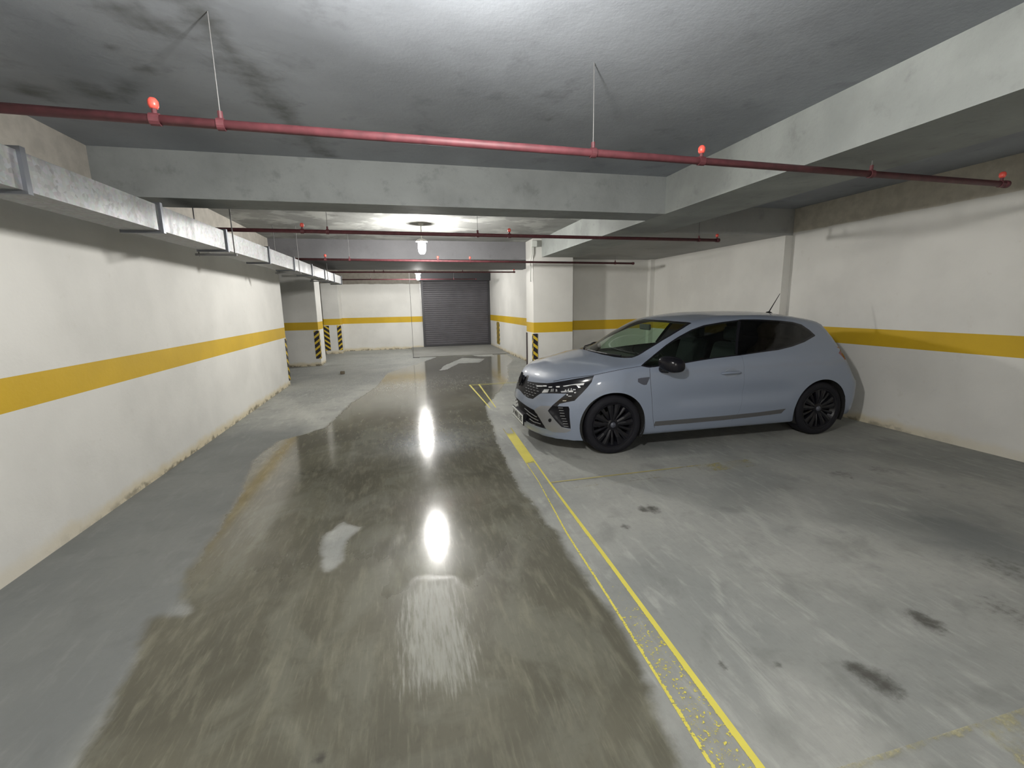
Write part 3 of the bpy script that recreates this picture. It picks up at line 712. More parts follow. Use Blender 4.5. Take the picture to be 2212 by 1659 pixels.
REG={"windshield": [[-23.04,23.03],[0.45,23.42],[17.56,22.53],[28.34,21.76],[34.94,21.64],[38.96,22.31],[41.24,24.35],[44.83,28.74],[51.63,34.37],[60.29,40.57],[71.26,46.99],[81.12,51.4],[66.28,59.48],[37.01,67.86],[-8.0,69.87]],"dlo": [[46.18,17.39],[48.46,17.22],[50.11,17.24],[52.38,17.91],[55.31,18.93],[70.09,22.42],[80.7,24.58],[94.47,25.93],[114.49,25.04],[112.83,25.19],[126.6,23.54],[136.73,21.33],[143.23,20.38],[148.47,20.06],[153.24,20.34],[153.59,20.65],[154.03,23.15],[153.89,26.45],[152.27,29.26],[148.3,33.29],[140.8,39.14],[129.81,45.08],[127.1,45.64],[111.36,48.85],[92.59,49.18],[78.57,46.03],[66.72,40.37],[57.51,33.08],[50.61,25.38]],"headlight": [[17.04,5.93],[19.25,6.42],[23.11,7.61],[27.46,9.17],[31.57,10.69],[31.35,8.17],[30.46,6.23],[29.17,3.95],[27.37,1.19],[26.97,1.08],[24.64,0.33],[23.21,-0.12],[22.7,-1.0],[20.92,-1.09],[21.05,-0.83],[22.74,1.0],[24.82,3.39],[21.01,3.04],[15.86,2.37],[15.52,3.68],[16.03,5.1]],"grille": [[0.82,5.18],[2.5,6.61],[4.35,6.64],[5.05,4.81],[11.31,5.32],[16.51,5.87],[17.04,5.93],[16.03,5.1],[15.52,3.68],[15.86,2.37],[15.04,1.94],[12.25,-0.09],[9.5,-0.23],[5.85,0.21],[2.46,0.81],[-0.44,0.99],[-2.66,2.96]],"intake": [[0.08,-2.19],[2.7,-2.28],[7.35,-2.74],[10.8,-3.19],[13.39,-3.5],[15.03,-4.71],[16.48,-6.91],[18.13,-9.33],[14.86,-9.2],[10.82,-9.15],[6.28,-8.73],[-0.55,-8.14],[-5.77,-8.23]],"blade": [[13.39,-3.5],[16.5,-1.61],[20.91,-1.01],[19.99,-2.27],[19.65,-2.81],[21.0,-4.52],[23.72,-8.03],[26.37,-8.94],[26.33,-9.4],[24.86,-10.12],[20.18,-10.04],[18.13,-9.33],[16.48,-6.91],[15.03,-4.71]],"vent": [[22.7,-1.0],[25.89,-0.86],[26.22,-1.62],[26.39,-8.66],[23.72,-8.03],[21.0,-4.52],[19.65,-2.81],[19.99,-2.27],[20.92,-1.09]],"badge": [[45.8,11.28],[46.87,11.75],[50.44,12.65],[50.47,12.03],[49.34,8.68],[48.32,8.44],[47.31,8.81],[45.84,9.76]],"moulding": [[52.89,-14.48],[53.71,-11.85],[74.37,-14.04],[101.47,-14.16],[125.03,-11.46],[138.22,-8.55],[137.17,-11.1],[125.77,-13.92],[102.28,-17.36],[74.79,-17.35]],"handle": [[96.69,15.05],[99.61,16.97],[104.09,17.56],[108.38,16.47],[111.9,14.4],[108.37,13.57],[102.85,12.85]],"arch_f": [[29.36,-44],[29.36,-12.28],[29.05,-11.7],[28.91,-10.5],[28.87,-9.29],[28.89,-8.08],[29.02,-6.88],[29.24,-5.69],[29.54,-4.53],[29.89,-3.39],[30.31,-2.3],[30.78,-1.25],[31.32,-0.26],[31.94,0.67],[32.66,1.53],[33.46,2.3],[34.31,2.98],[35.23,3.56],[36.21,4.03],[37.22,4.38],[38.28,4.6],[39.36,4.67],[40.44,4.61],[41.41,4.39],[42.36,4.02],[43.28,3.48],[44.18,2.77],[45.05,1.9],[45.86,0.86],[46.6,-0.34],[47.26,-1.68],[47.83,-3.15],[48.32,-4.72],[48.66,-6.38],[48.87,-8.09],[48.9,-9.84],[48.77,-11.58],[48.48,-13.3],[47.98,-14.97],[47.3,-16.57],[46.59,-17.22],[46.59,-44]],"arch_r": [[143.52,-44],[143.52,-14.23],[142.97,-13.7],[142.41,-12.38],[142.0,-11.0],[141.73,-9.58],[141.59,-8.13],[141.58,-6.69],[141.69,-5.28],[141.91,-3.91],[142.21,-2.6],[142.61,-1.39],[143.07,-0.28],[143.6,0.71],[144.18,1.58],[144.8,2.31],[145.44,2.91],[146.07,3.36],[146.72,3.68],[147.35,3.86],[147.99,3.91],[148.62,3.84],[149.22,3.66],[149.81,3.37],[150.37,2.97],[150.89,2.49],[151.38,1.92],[151.82,1.27],[152.23,0.56],[152.59,-0.21],[152.92,-1.04],[153.2,-1.92],[153.46,-2.83],[153.68,-3.78],[153.89,-4.75],[154.07,-5.75],[154.23,-6.76],[154.36,-7.78],[154.51,-8.8],[154.93,-9.85],[155.66,-10.41],[155.66,-44]],"front_door": [[49.48,18.45],[51.01,9.32],[51.77,2.5],[52.17,-3.64],[52.51,-8.65],[52.97,-12.85],[53.44,-15.85],[80.12,-19.52],[109.2,-18.77],[112.75,-11.81],[114.67,-2.95],[114.48,5.84],[113.57,14.38],[114.59,28.04],[93.43,28.27],[73.63,25.34],[57.55,20.83]],"rear_door": [[114.59,28.04],[113.57,14.38],[114.48,5.84],[114.67,-2.95],[112.75,-11.81],[109.2,-18.77],[138.69,-13.37],[139.88,-10.01],[140.64,-5.29],[141.45,0.4],[142.64,5.0],[143.92,8.53],[145.37,12.68],[148.55,19.94],[142.93,21.56],[128.42,24.65]],"tail": [[168.3,12.44],[162.03,12.75],[154.12,14.19],[154.37,13.28],[152.68,12.25],[152.65,9.71],[157.83,9.1],[159.65,8.76],[162.56,9.91],[167.91,10.73]],"backlight": [[-178.39,22.52],[170.29,22.45],[163.64,22.08],[161.25,19.65],[160.06,16.34],[160.78,14.22],[165.05,13.63],[172.68,13.33],[-178.54,13.31]],"hood": [[-3,7.2],[2.5,7.2],[4.3,7.3],[6,6.4],[11.3,6.2],[16.5,6.7],[19.2,7.0],[23.1,8.1],[27.5,9.7],[31.4,11.0],[38.0,13.7],[46.0,17.3],[43.5,21.5],[41.2,23.0],[39,21.4],[34.9,20.7],[28.3,20.9],[17.6,21.6],[0.5,22.4],[-3,22.4]]}
SEAM={"gap_door_front": [[50.21,17.01],[51.01,9.32],[51.77,2.5],[52.17,-3.64],[52.51,-8.65],[52.97,-12.85],[53.44,-15.85]],"gap_door_mid": [[114.4,24.51],[113.57,14.38],[114.48,5.84],[114.67,-2.95],[112.75,-11.81],[109.15,-18.16]],"gap_door_rear": [[148.33,19.55],[145.37,12.68],[143.92,8.53],[142.64,5.0]],"gap_hood": [[19.2,6.9],[31.6,10.9],[38.0,13.7],[46.3,17.35]]}
DEC={"drl": [[[12.31,4.4],[15.16,4.84],[15.33,4.52],[12.51,4.09]],[[15.41,4.94],[17.07,5.19],[17.24,4.84],[15.6,4.6]],[[18.12,4.86],[22.13,5.65],[22.25,5.23],[18.21,4.64]],[[23.27,5.85],[26.28,6.8],[29.32,7.6],[29.22,6.86],[27.1,6.44],[23.4,5.65]]],"reflector": [[[16.66,3.81],[18.73,4.15],[18.52,3.04],[16.02,2.59]],[[19.41,4.24],[19.85,4.39],[19.96,3.48],[19.51,3.39]],[[20.04,4.41],[20.38,4.54],[20.5,3.56],[20.19,3.48]],[[21.06,4.43],[21.49,4.52],[21.86,3.81],[21.3,3.63]],[[22.9,4.02],[26.52,4.68],[26.68,4.12],[23.24,3.59]],[[27.22,6.59],[28.1,6.61],[28.58,5.86],[27.95,5.7]],[[24.11,4.67],[24.55,4.81],[24.56,4.38],[24.11,4.3]],[[24.91,4.94],[25.31,5.24],[25.37,4.51],[25.01,4.43]],[[25.75,5.29],[26.03,5.41],[26.16,4.64],[25.88,4.58]],[[26.43,5.19],[27.24,5.19],[27.22,4.84],[26.43,4.76]],[[26.95,4.2],[27.52,4.2],[27.43,3.84],[27.01,3.8]],[[24.85,3.22],[25.32,3.24],[25.28,2.84],[24.99,2.81]],[[25.44,2.74],[26.43,2.86],[26.39,2.65],[25.47,2.53]],[[24.04,1.04],[25.13,1.16],[25.01,0.91],[24.07,0.82]]],"sensor": [[[20.87,-5.78],[20.76,-6.11],[20.53,-6.37],[20.24,-6.49],[19.98,-6.43],[19.8,-6.22],[19.77,-5.91],[19.89,-5.58],[20.13,-5.32],[20.41,-5.2],[20.67,-5.26],[20.84,-5.47]]],"vent_slat": [[[22.97,-1.39],[24.31,-1.37],[24.39,-1.55],[23.02,-1.58]],[[23.26,-2.2],[24.58,-2.2],[24.66,-2.38],[23.3,-2.4]],[[23.51,-3.11],[24.82,-3.13],[24.89,-3.32],[23.54,-3.31]],[[23.6,-4.05],[24.91,-4.08],[24.97,-4.27],[23.62,-4.26]],[[23.97,-4.99],[25.27,-5.04],[25.33,-5.23],[23.98,-5.2]],[[24.2,-5.87],[25.5,-5.93],[25.56,-6.13],[24.22,-6.08]],[[24.35,-6.75],[25.65,-6.83],[25.71,-7.03],[24.37,-6.97]],[[24.43,-7.65],[25.73,-7.74],[25.79,-7.94],[24.44,-7.87]]],"grille_chip": [[[5.82,4.58],[6.87,4.58],[6.86,4.36],[5.81,4.36]],[[7.68,4.59],[8.75,4.59],[8.73,4.37],[7.67,4.36]],[[9.57,4.6],[10.65,4.61],[10.63,4.38],[9.55,4.38]],[[11.48,4.61],[12.58,4.62],[12.56,4.4],[11.46,4.39]],[[13.43,4.63],[14.55,4.64],[14.53,4.42],[13.4,4.41]],[[6.7,3.7],[7.75,3.71],[7.74,3.49],[6.69,3.49]],[[8.56,3.71],[9.63,3.72],[9.61,3.5],[8.55,3.49]],[[10.45,3.72],[11.53,3.73],[11.51,3.51],[10.43,3.5]],[[12.36,3.74],[13.47,3.75],[13.44,3.53],[12.34,3.52]],[[5.74,2.83],[6.78,2.84],[6.77,2.62],[5.73,2.62]],[[7.58,2.84],[8.63,2.84],[8.62,2.63],[7.57,2.63]],[[9.44,2.85],[10.51,2.85],[10.49,2.64],[9.43,2.63]],[[11.33,2.86],[12.41,2.86],[12.39,2.65],[11.31,2.64]],[[13.25,2.87],[14.36,2.88],[14.34,2.66],[13.23,2.65]],[[6.62,1.98],[7.66,1.98],[7.65,1.77],[6.62,1.77]],[[8.46,1.99],[9.51,1.99],[9.5,1.78],[8.45,1.77]],[[10.32,1.99],[11.39,2.0],[11.38,1.78],[10.31,1.78]],[[12.22,2.0],[13.31,2.01],[13.29,1.79],[12.2,1.79]],[[5.69,1.14],[6.72,1.14],[6.71,0.93],[5.68,0.93]],[[7.51,1.14],[8.55,1.14],[8.54,0.93],[7.5,0.93]],[[9.35,1.14],[10.41,1.14],[10.4,0.93],[9.34,0.93]],[[11.22,1.14],[12.29,1.15],[12.28,0.94],[11.21,0.93]],[[6.57,0.45],[7.6,0.45],[7.6,0.24],[6.57,0.24]],[[8.4,0.45],[9.44,0.45],[9.43,0.24],[8.39,0.24]]]}
LINE={"intake_bar": [[[7.15,-4.17],[10.43,-5.08],[13.51,-5.7],[14.3,-5.76]],[[8.13,-5.75],[11.23,-6.52],[14.76,-6.96]],[[9.61,-7.41],[11.96,-7.98],[15.74,-8.02]]],"intake_lip": [[[2.74,-2.44],[7.35,-2.88],[10.79,-3.31],[13.38,-3.6]]]}


CAR = empty('hatchback_car', tuple(CO.tolist()), PSI)
tag(CAR, 'pale blue-grey five-door hatchback with black wheels, parked nose-out beside the right wall', 'car')

def dirs(az, el):
    az = np.radians(az); el = np.radians(el)
    return np.stack([-np.cos(el)*np.cos(az), -np.cos(el)*np.sin(az), np.sin(el)], -1)
def dom(az, el):
    r = (90-np.asarray(el, float))/90; a = np.radians(az); return np.stack([r*np.cos(a), r*np.sin(a)], -1)
def undom(p):
    p = np.asarray(p, float); r = np.hypot(p[..., 0], p[..., 1]); return np.degrees(np.arctan2(p[..., 1], p[..., 0])), 90-90*r
def on_surf(az, el, off=0.):
    P = surf(dirs(np.asarray(az, float), np.asarray(el, float)))
    return P + grad(P)*off if off else P
def densify(P, step=.014, closed=True):
    out = []; n = len(P)
    for i in range(n if closed else n-1):
        a = P[i]; b = P[(i+1) % n]; k = max(1, int(np.hypot(*(b-a))/step))
        for j in range(k): out.append(a+(b-a)*j/k)
    if not closed: out.append(P[-1])
    return np.array(out)
def clip_half(P, eps=0.):
    out = []; n = len(P)
    for i in range(n):
        a, b = P[i], P[(i+1) % n]
        if a[1] >= eps: out.append(a)
        if (a[1] >= eps) != (b[1] >= eps):
            t = (eps-a[1])/(b[1]-a[1]); q = a+(b-a)*t; q[1] = eps; out.append(q)
    return np.array(out)
def inset(P, d):
    n = len(P); area = sum(P[i][0]*P[(i+1) % n][1]-P[(i+1) % n][0]*P[i][1] for i in range(n)); s = 1 if area > 0 else -1; out = []
    for i in range(n):
        a, b, c = P[i-1], P[i], P[(i+1) % n]
        e1 = (b-a)/(np.hypot(*(b-a))+1e-9); e2 = (c-b)/(np.hypot(*(c-b))+1e-9)
        nn = np.array([-(e1[1]+e2[1]), e1[0]+e2[0]]); nn /= max(np.hypot(*nn), .35); out.append(b+nn*d*s)
    return np.array(out)
def inside(pts, poly):
    x, y = pts[:, 0], pts[:, 1]; ins = np.zeros(len(pts), bool); n = len(poly)
    for i in range(n):
        a, b = poly[i], poly[(i+1) % n]; c = (a[1] > y) != (b[1] > y)
        with np.errstate(divide='ignore', invalid='ignore'): xi = (b[0]-a[0])*(y-a[1])/((b[1]-a[1]) or 1e-12)+a[0]
        ins ^= c & (x < xi)
    return ins
def pol(L, closed=True):
    L = np.array(L, float); n = len(L); P = surf(dirs(L[:, 0], L[:, 1])); out = []
    for i in range(n if closed else n-1):
        j = (i+1) % n; k = max(1, int(np.linalg.norm(P[j]-P[i])/.03))
        if L[i, 1] < -35 or L[j, 1] < -35: out.append(dom(*L[i])); continue
        Q = P[i]+(P[j]-P[i])*(np.arange(k)/k)[:, None]-C
        A = np.degrees(np.arctan2(-Q[:, 1], -Q[:, 0])); E = np.degrees(np.arctan2(Q[:, 2], np.hypot(Q[:, 0], Q[:, 1])))
        out += list(dom(A, E))
    if not closed: out.append(dom(*L[-1]))
    return np.array(out)
def ribbon(L, w):
    P = pol(L, False); P = densify(P, .03, False); n = len(P); T = np.gradient(P, axis=0); T /= np.hypot(T[:, 0], T[:, 1])[:, None]; N = np.stack([-T[:, 1], T[:, 0]], -1)
    return np.concatenate([P+N*w, (P-N*w)[::-1]])

regs = []    # (key, polygon) in order of precedence
regs.append(('hole', pol(REG['arch_f']))); regs.append(('hole', pol(REG['arch_r'])))
for k in ('badge', 'headlight', 'blade', 'vent', 'intake', 'grille', 'moulding', 'tail'): regs.append((k, pol(REG[k])))
dlo = pol(REG['dlo'])
din = inset(densify(dlo, .05), .0085)
bp = dom(111.4, 26.6), dom(128.3, 44.8)
d_ = (bp[1]-bp[0])/np.hypot(*(bp[1]-bp[0])); n_ = np.array([-d_[1], d_[0]])
regs.append(('trim', np.array([bp[0]-n_*.010, bp[0]+n_*.010, bp[1]-d_*.004+n_*.010, bp[1]-d_*.004-n_*.010])))
regs.append(('gl', din)); regs.append(('trim', dlo))
ws = pol(REG['windshield']+[(-8, 75), (-30, 70)][:0]); wsin = inset(densify(ws, .05), .017)
bl = pol(REG['backlight']); blin = inset(densify(bl, .05), .010)
regs += [('wsg', wsin), ('wstrim', ws), ('blg', blin), ('bltrim', bl)]
for k, wd_ in (('gap_door_front', .0012), ('gap_door_mid', .0006), ('gap_hood', .0011)): regs.append((k, ribbon(SEAM[k], wd_)))
for k in ('hood', 'front_door', 'rear_door'): regs.append((k, pol(REG[k])))
azb = np.arange(-2, 182.1, 1.0); elb = np.arange(-34, -1.9, .25); AB, EB = np.meshgrid(azb, elb, indexing='ij'); ZBt = surf(dirs(AB, EB))
low = []
for i in range(len(azb)):
    zz_ = ZBt[i, :, 2]; uu_ = ZBt[i, :, 0]; zc_ = np.interp(uu_, [0, .5, .9, 3.4, 3.8, 4.1], [.148, .150, .172, .172, .215, .23])
    low.append(float(elb[np.nonzero(zz_ > zc_)[0][0]]))
low = [(a, e) for a, e in zip(azb, low)]
regs.insert(0, ('hole', np.array([dom(a, e) for a, e in low]+[dom(a, -44) for a in azb[::-1]])))
regs = [(k, clip_half(densify(P, .016))) for k, P in regs]
regs = [(k, P) for k, P in regs if len(P) > 2]
# base points
pts = [];
az = np.arange(0, 180.01, 1.2); elv = np.arange(-40, 89.1, 1.2)
A_, E_ = np.meshgrid(az, elv)
# thin the points towards the pole
keep = np.ones(A_.shape, bool)
for i, e in enumerate(elv):
    k = 1 if e < 60 else 2 if e < 78 else 6
    keep[i] = (np.arange(len(az)) % k == 0)
base = dom(A_[keep], E_[keep]); base[np.abs(base[:, 1]) < 1e-9, 1] = 0.
base = np.concatenate([base, [[0, 0]]])
edges = []; allp = list(base)
for k, P in regs:
    s = len(allp); allp += list(P); n = len(P); edges += [(s+i, s+(i+1) % n) for i in range(n)]
res = delaunay_2d_cdt([Vector(p) for p in allp], edges, [], 0, 1e-5)
V2 = np.array([tuple(v) for v in res[0]]); F3 = [tuple(fc) for fc in res[2]]
cen = np.array([V2[list(fc)].mean(0) for fc in F3])
aa, ee = undom(V2); V3 = surf(dirs(aa, ee)); V3[np.abs(V2[:, 1]) < 1e-7, 1] = 0.
N3 = grad(V3)
N3[np.abs(V2[:, 1]) < 1e-7, 1] = 0.
cls = np.full(len(F3), 'body', dtype=object); done = np.zeros(len(F3), bool)
for k, P in regs:
    ins = inside(cen, P) & ~done; cls[ins] = k; done |= ins
c3 = np.array([V3[list(fc)].mean(0) for fc in F3])
nz = np.array([N3[list(fc)].mean(0)[2] for fc in F3])
cls[c3[:, 2] < .13] = 'hole'
gl = cls == 'gl'
# split the side glazing at the centre pillar
side_of = (cen-bp[0]) @ n_
fr_sign = np.sign((dom(80, 32)-bp[0]) @ n_)
cls[gl & (side_of*fr_sign > 0)] = 'glass_front'; cls[gl & (side_of*fr_sign <= 0)] = 'glass_rear'

def surf_part(key, name, mat, both=True, mirror=False, recess=0., parent=None, label=None, smooth_edge=False):
    """one panel of the skin; both = both halves joined, mirror = the far side's copy"""
    idx = np.nonzero(cls == key)[0]
    if len(idx) == 0: return None
    used = sorted({v for i in idx for v in F3[i]}); mp = {v: i for i, v in enumerate(used)}
    P = V3[used].copy(); N = N3[used].copy(); F = [[mp[v] for v in F3[i]] for i in idx]
    if recess:
        cnt = {}
        for fc in F:
            for a, b in zip(fc, fc[1:]+fc[:1]): cnt[(min(a, b), max(a, b))] = cnt.get((min(a, b), max(a, b)), 0)+1
        bd = np.zeros(len(P), bool)
        for (a, b), c in cnt.items():
            if c == 1 and not (abs(P[a][1]) < 1e-6 and abs(P[b][1]) < 1e-6): bd[a] = bd[b] = True
        P[~bd] += N[~bd]*recess
    sgn = -1 if mirror else 1
    # orient outward
    FF = []
    for fc in F:
        a, b, c = P[fc[0]], P[fc[1]], P[fc[2]]
        if np.dot(np.cross(b-a, c-a), N[fc[0]]) < 0: fc = fc[::-1]
        FF.append(fc)
    Pm = P*[1, -1, 1]; Nm = N*[1, -1, 1]
    if both:
        n0 = len(P); mmap = {}; PP = list(P); NN = list(N)
        for i in range(n0):
            if abs(P[i][1]) < 1e-6: mmap[i] = i
            else: mmap[i] = len(PP); PP.append(Pm[i]); NN.append(Nm[i])
        FF = FF + [[mmap[v] for v in fc][::-1] for fc in FF]; P, N = np.array(PP), np.array(NN)
    elif mirror:
        P, N = Pm, Nm; FF = [fc[::-1] for fc in FF]
    me = bpy.data.meshes.new(name); me.from_pydata(P.tolist(), [], FF); me.materials.append(mat)
    for p in me.polygons: p.use_smooth = True
    if recess > -.01: me.normals_split_custom_set_from_vertices(N.tolist())
    o = bpy.data.objects.new(name, me); COL.objects.link(o); o.parent = parent or CAR
    if label: o['label'] = label
    return o

surf_part('body', 'body_shell', M['paint'])
surf_part('hood', 'hood', M['paint'])
for mir in (False, True):
    for k in ('gap_door_front', 'gap_door_mid', 'gap_hood'): surf_part(k, 'panel_gap', M['under'], False, mir)
grl = surf_part('grille', 'grille', M['satin'], recess=-.004)
itk = surf_part('intake', 'lower_intake', M['satin'], recess=-.03)
wsh = surf_part('wsg', 'windshield', M['wind'])
surf_part('wstrim', 'windshield_border', M['gloss'], parent=wsh)
rw = surf_part('blg', 'rear_window', M['privacy'])
surf_part('bltrim', 'rear_window_border', M['gloss'], parent=rw)
fd = []
for mir in (False, True):
    f_ = surf_part('front_door', 'front_door', M['paint'], False, mir); r_ = surf_part('rear_door', 'rear_door', M['paint'], False, mir); fd.append(f_)
    surf_part('glass_front', 'door_window', M['sideg'], False, mir, parent=f_)
    surf_part('glass_rear', 'door_window', M['privacy'], False, mir, parent=r_, label='dark tinted rear side window')
    surf_part('trim', 'window_frame', M['gloss'], False, mir)
    surf_part('moulding', 'door_moulding', M['mould'], False, mir, recess=.006)
    surf_part('badge', 'fender_badge', M['badge'], False, mir, recess=.004)
    bld = surf_part('blade', 'bumper_blade', M['silver'], False, mir, recess=.010, label='satin grey boomerang-shaped bumper blade')
    vt = surf_part('vent', 'side_vent', M['satin'], False, mir, recess=-.03)
    hl = surf_part('headlight', 'headlight', M['gloss'], False, mir)
    surf_part('tail', 'tail_light', M['tail'], False, mir)
    sg = -1 if mir else 1
    def decals(key, name, mat, off, parent):
        for L in DEC[key]:
            bm = bmesh.new(); P = on_surf([a for a, e in L], [e for a, e in L], off); n = len(P); P2 = on_surf([a for a, e in L], [e for a, e in L], -.002)
            a_ = [bm.verts.new((p[0], p[1]*sg, p[2])) for p in P]; b_ = [bm.verts.new((p[0], p[1]*sg, p[2])) for p in P2]
            bm.faces.new(a_)
            for i in range(n): bm.faces.new((a_[i], a_[(i+1) % n], b_[(i+1) % n], b_[i]))
            link(name, bm, mat, parent)
    decals('drl', 'light_strip', M['lens'], .003, hl); decals('reflector', 'reflector', M['chrome'], .003, hl)
    decals('vent_slat', 'vent_slat', M['silver'], .001, vt)
    decals('sensor', 'parking_sensor', M['satin'], .014, bld)
    decals('grille_chip', 'grille_chip', M['chip'], .002, grl)
    for L in LINE['intake_bar']:
        bm = bmesh.new(); P = on_surf([a for a, e in L], [e for a, e in L], -.004); tube(bm, [(p[0], p[1]*sg, p[2]) for p in P], .005, 6)
        link('intake_bar', bm, M['silver'], itk)

# inner lining so that the cabin is dark and the skin has an inside
idx = [i for i in range(len(F3)) if cls[i] in ('body', 'hood', 'front_door', 'rear_door', 'trim', 'tail', 'moulding', 'wstrim', 'bltrim') and .25 < c3[i][0] < 4.0 and c3[i][2] > .28 and not (c3[i][0] < .95 and c3[i][2] > .6) and not (abs(c3[i][2]-.315)**2+(c3[i][0]-.83)**2 < .17 or (c3[i][2]-.315)**2+(c3[i][0]-3.413)**2 < .17)]
used = sorted({v for i in idx for v in F3[i]}); mp = {v: i for i, v in enumerate(used)}
P = V3[used]-N3[used]*.018; n0 = len(P)
FF = [[mp[v] for v in F3[i]] for i in idx]
me = bpy.data.meshes.new('cabin_lining'); me.from_pydata(P.tolist()+(P*[1, -1, 1]).tolist(), [], FF+[[v+n0 for v in fc] for fc in FF]); me.materials.append(M['inside'])
o = bpy.data.objects.new('cabin_lining', me); COL.objects.link(o); o.parent = CAR

def cp(name, bm, mat, parent=CAR, smooth=False): return link(name, bm, mat, parent, smooth)
# cabin: floor, dashboard, wheel, seats
bm = bmesh.new(); box(bm, (.62, -.60, .17), (3.85, .60, .26)); box(bm, (.22, -.40, .18), (.62, .40, .24)); box(bm, (1.22, -.80, .17), (3.0, .80, .24)); cp('underbody', bm, M['under'])
bm = bmesh.new(); box(bm, (1.10, -.66, .55), (1.55, .66, .93), .05); cp('dashboard', bm, M['inside'])
bm = bmesh.new(); Mx = Matrix.Translation((1.62, -.36, .90)) @ Matrix.Rotation(math.radians(65), 4, 'Y')
tube(bm, [Mx @ Vector((.18*math.cos(t), .18*math.sin(t), 0)) for t in np.linspace(0, 2*PI, 25)], .014, 8, False); tube(bm, [Mx @ Vector((0, -.18, 0)), Mx @ Vector((0, .18, 0))], .018, 6)
cp('steering_wheel', bm, M['inside'])
def seat(w0, u0, wd=.50, head=True):
    bm = bmesh.new(); box(bm, (u0, w0-wd/2, .40), (u0+.50, w0+wd/2, .58), .04)
    vs = box(bm, (u0+.42, w0-wd/2, .50), (u0+.56, w0+wd/2, 1.08), .05)
    for v in bm.verts:
        if v.co.x > u0+.40 and v.co.z > .6: v.co.x += (v.co.z-.6)*.30
    if head:
        n0 = len(bm.verts); box(bm, (u0+.60, w0-.13, 1.10), (u0+.70, w0+.13, 1.27), .035); tube(bm, [(u0+.64, w0, 1.0), (u0+.65, w0, 1.15)], .02, 6)
    return cp('seat', bm, M['seat'], CAR, False)
seat(-.36, 1.95); seat(.36, 1.95); seat(-.33, 2.80, .56); seat(.33, 2.80, .56)
# mirror inside, wiper
bm = bmesh.new(); box(bm, (1.62, -.12, 1.24), (1.65, .12, 1.31), .012); cp('rear_view_mirror', bm, M['inside'])
bm = bmesh.new()
wl = on_surf([-2, 10, 22, 32], [23.6, 23.4, 22.9, 22.6], .012); tube(bm, [tuple(p) for p in wl], .008, 6); wl = on_surf([-50, -30, -12], [24.5, 23.6, 23.3], .012); tube(bm, [tuple(p) for p in wl], .008, 6)
cp('wiper', bm, M['satin'])
# door handles with a shallow cup
for f_, sg in ((fd[0], 1), (fd[1], -1)):
    bm = bmesh.new(); P = []
    tube(bm, [(2.055, sg*-.900, .802), (2.10, sg*-.918, .808), (2.18, sg*-.922, .811), (2.26, sg*-.918, .808), (2.30, sg*-.900, .802)], [.008, .014, .015, .014, .008], 10)
    cp('door_handle', bm, M['paint'], f_, True)
    bm = bmesh.new(); lathe(bm, [(0, .0), (.045, .0), (.05, -.01)], 20, Matrix.Translation((2.18, sg*-.897, .80)) @ Matrix.Rotation(PI/2*sg, 4, 'X') @ Matrix.Scale(1.9, 4, (1, 0, 0)))
    cp('handle_cup', bm, simple('handle_recess', (.22, .25, .30), .5), f_)
    bm = bmesh.new(); tube(bm, [(2.88, sg*-.842, 1.075), (2.9, sg*-.83, 1.08)], .01, 6); bm.free()
# door mirrors
for f_, sg in ((fd[0], 1), (fd[1], -1)):
    bm = bmesh.new(); bmesh.ops.create_uvsphere(bm, u_segments=24, v_segments=16, radius=1)
    for v in bm.verts:
        x, y, z = v.co; c = abs(x)**.7*(1 if x > 0 else -1), abs(y)**.75*(1 if y > 0 else -1), abs(z)**.7*(1 if z > 0 else -1)
        v.co = Vector((1.40+c[0]*.085+.05*y, sg*(-.985-c[1]*.105), .945+c[2]*.078-(.015*c[1])))
    mr = cp('door_mirror', bm, M['mirror'], f_, True)
    bm = bmesh.new(); tube(bm, [(1.34, sg*-.86, .885), (1.35, sg*-.90, .872), (1.38, sg*-.95, .885)], [.03, .026, .035], 10); cp('mirror_arm', bm, M['gloss'], mr, True)
# aerial
ap = on_surf([np.degrees(np.arctan2(.0, -(3.38-1.95)))], [np.degrees(np.arctan2(.83, 1.43))])[0]
bm = bmesh.new(); lathe(bm, [(.035, -.012), (.032, .008), (.016, .03), (0, .034)], 16, Matrix.Translation(Vector(ap)) @ Matrix.Scale(1.8, 4, (1, 0, 0)))
an = cp('aerial_base', bm, M['satin'], CAR, True)
bm = bmesh.new(); tube(bm, [Vector(ap)+Vector((0, 0, .02)), Vector(ap)+Vector((.15, 0, .26))], [.007, .0035], 8); cp('aerial_rod', bm, M['satin'], an)
# front plate and bracket
bm = bmesh.new(); box(bm, (.004, -.275, .212), (.016, .275, .342), .004); box(bm, (.014, -.2, .235), (.08, .2, .33)); pb = cp('plate_holder', bm, M['satin'])
bm = bmesh.new(); box(bm, (-.001, -.26, .224), (.005, .26, .334), .002); pl = cp('number_plate', bm, M['plate'], pb)
cu = bpy.data.curves.new('plate_text', 'FONT'); cu.body = '34 MNU 385'; cu.size = .098; cu.align_x = 'CENTER'; cu.align_y = 'CENTER'; cu.extrude = .001; cu.offset = .0012
to = bpy.data.objects.new('tmp_text', cu); COL.objects.link(to); bpy.context.view_layer.update()
me = bpy.data.meshes.new_from_object(to.evaluated_get(bpy.context.evaluated_depsgraph_get())); bpy.data.objects.remove(to)
wd = max(v.co.x for v in me.vertices)-min(v.co.x for v in me.vertices)
me.transform(Matrix.Scale(.47/wd, 4, (1, 0, 0)))
me.transform(Matrix.Translation((-.0015, 0, .279)) @ Matrix(((0, 0, -1, 0), (-1, 0, 0, 0), (0, 1, 0, 0), (0, 0, 0, 1))))
me.materials.clear(); me.materials.append(M['platetxt']); o = bpy.data.objects.new('plate_lettering', me); COL.objects.link(o); o.parent = pl
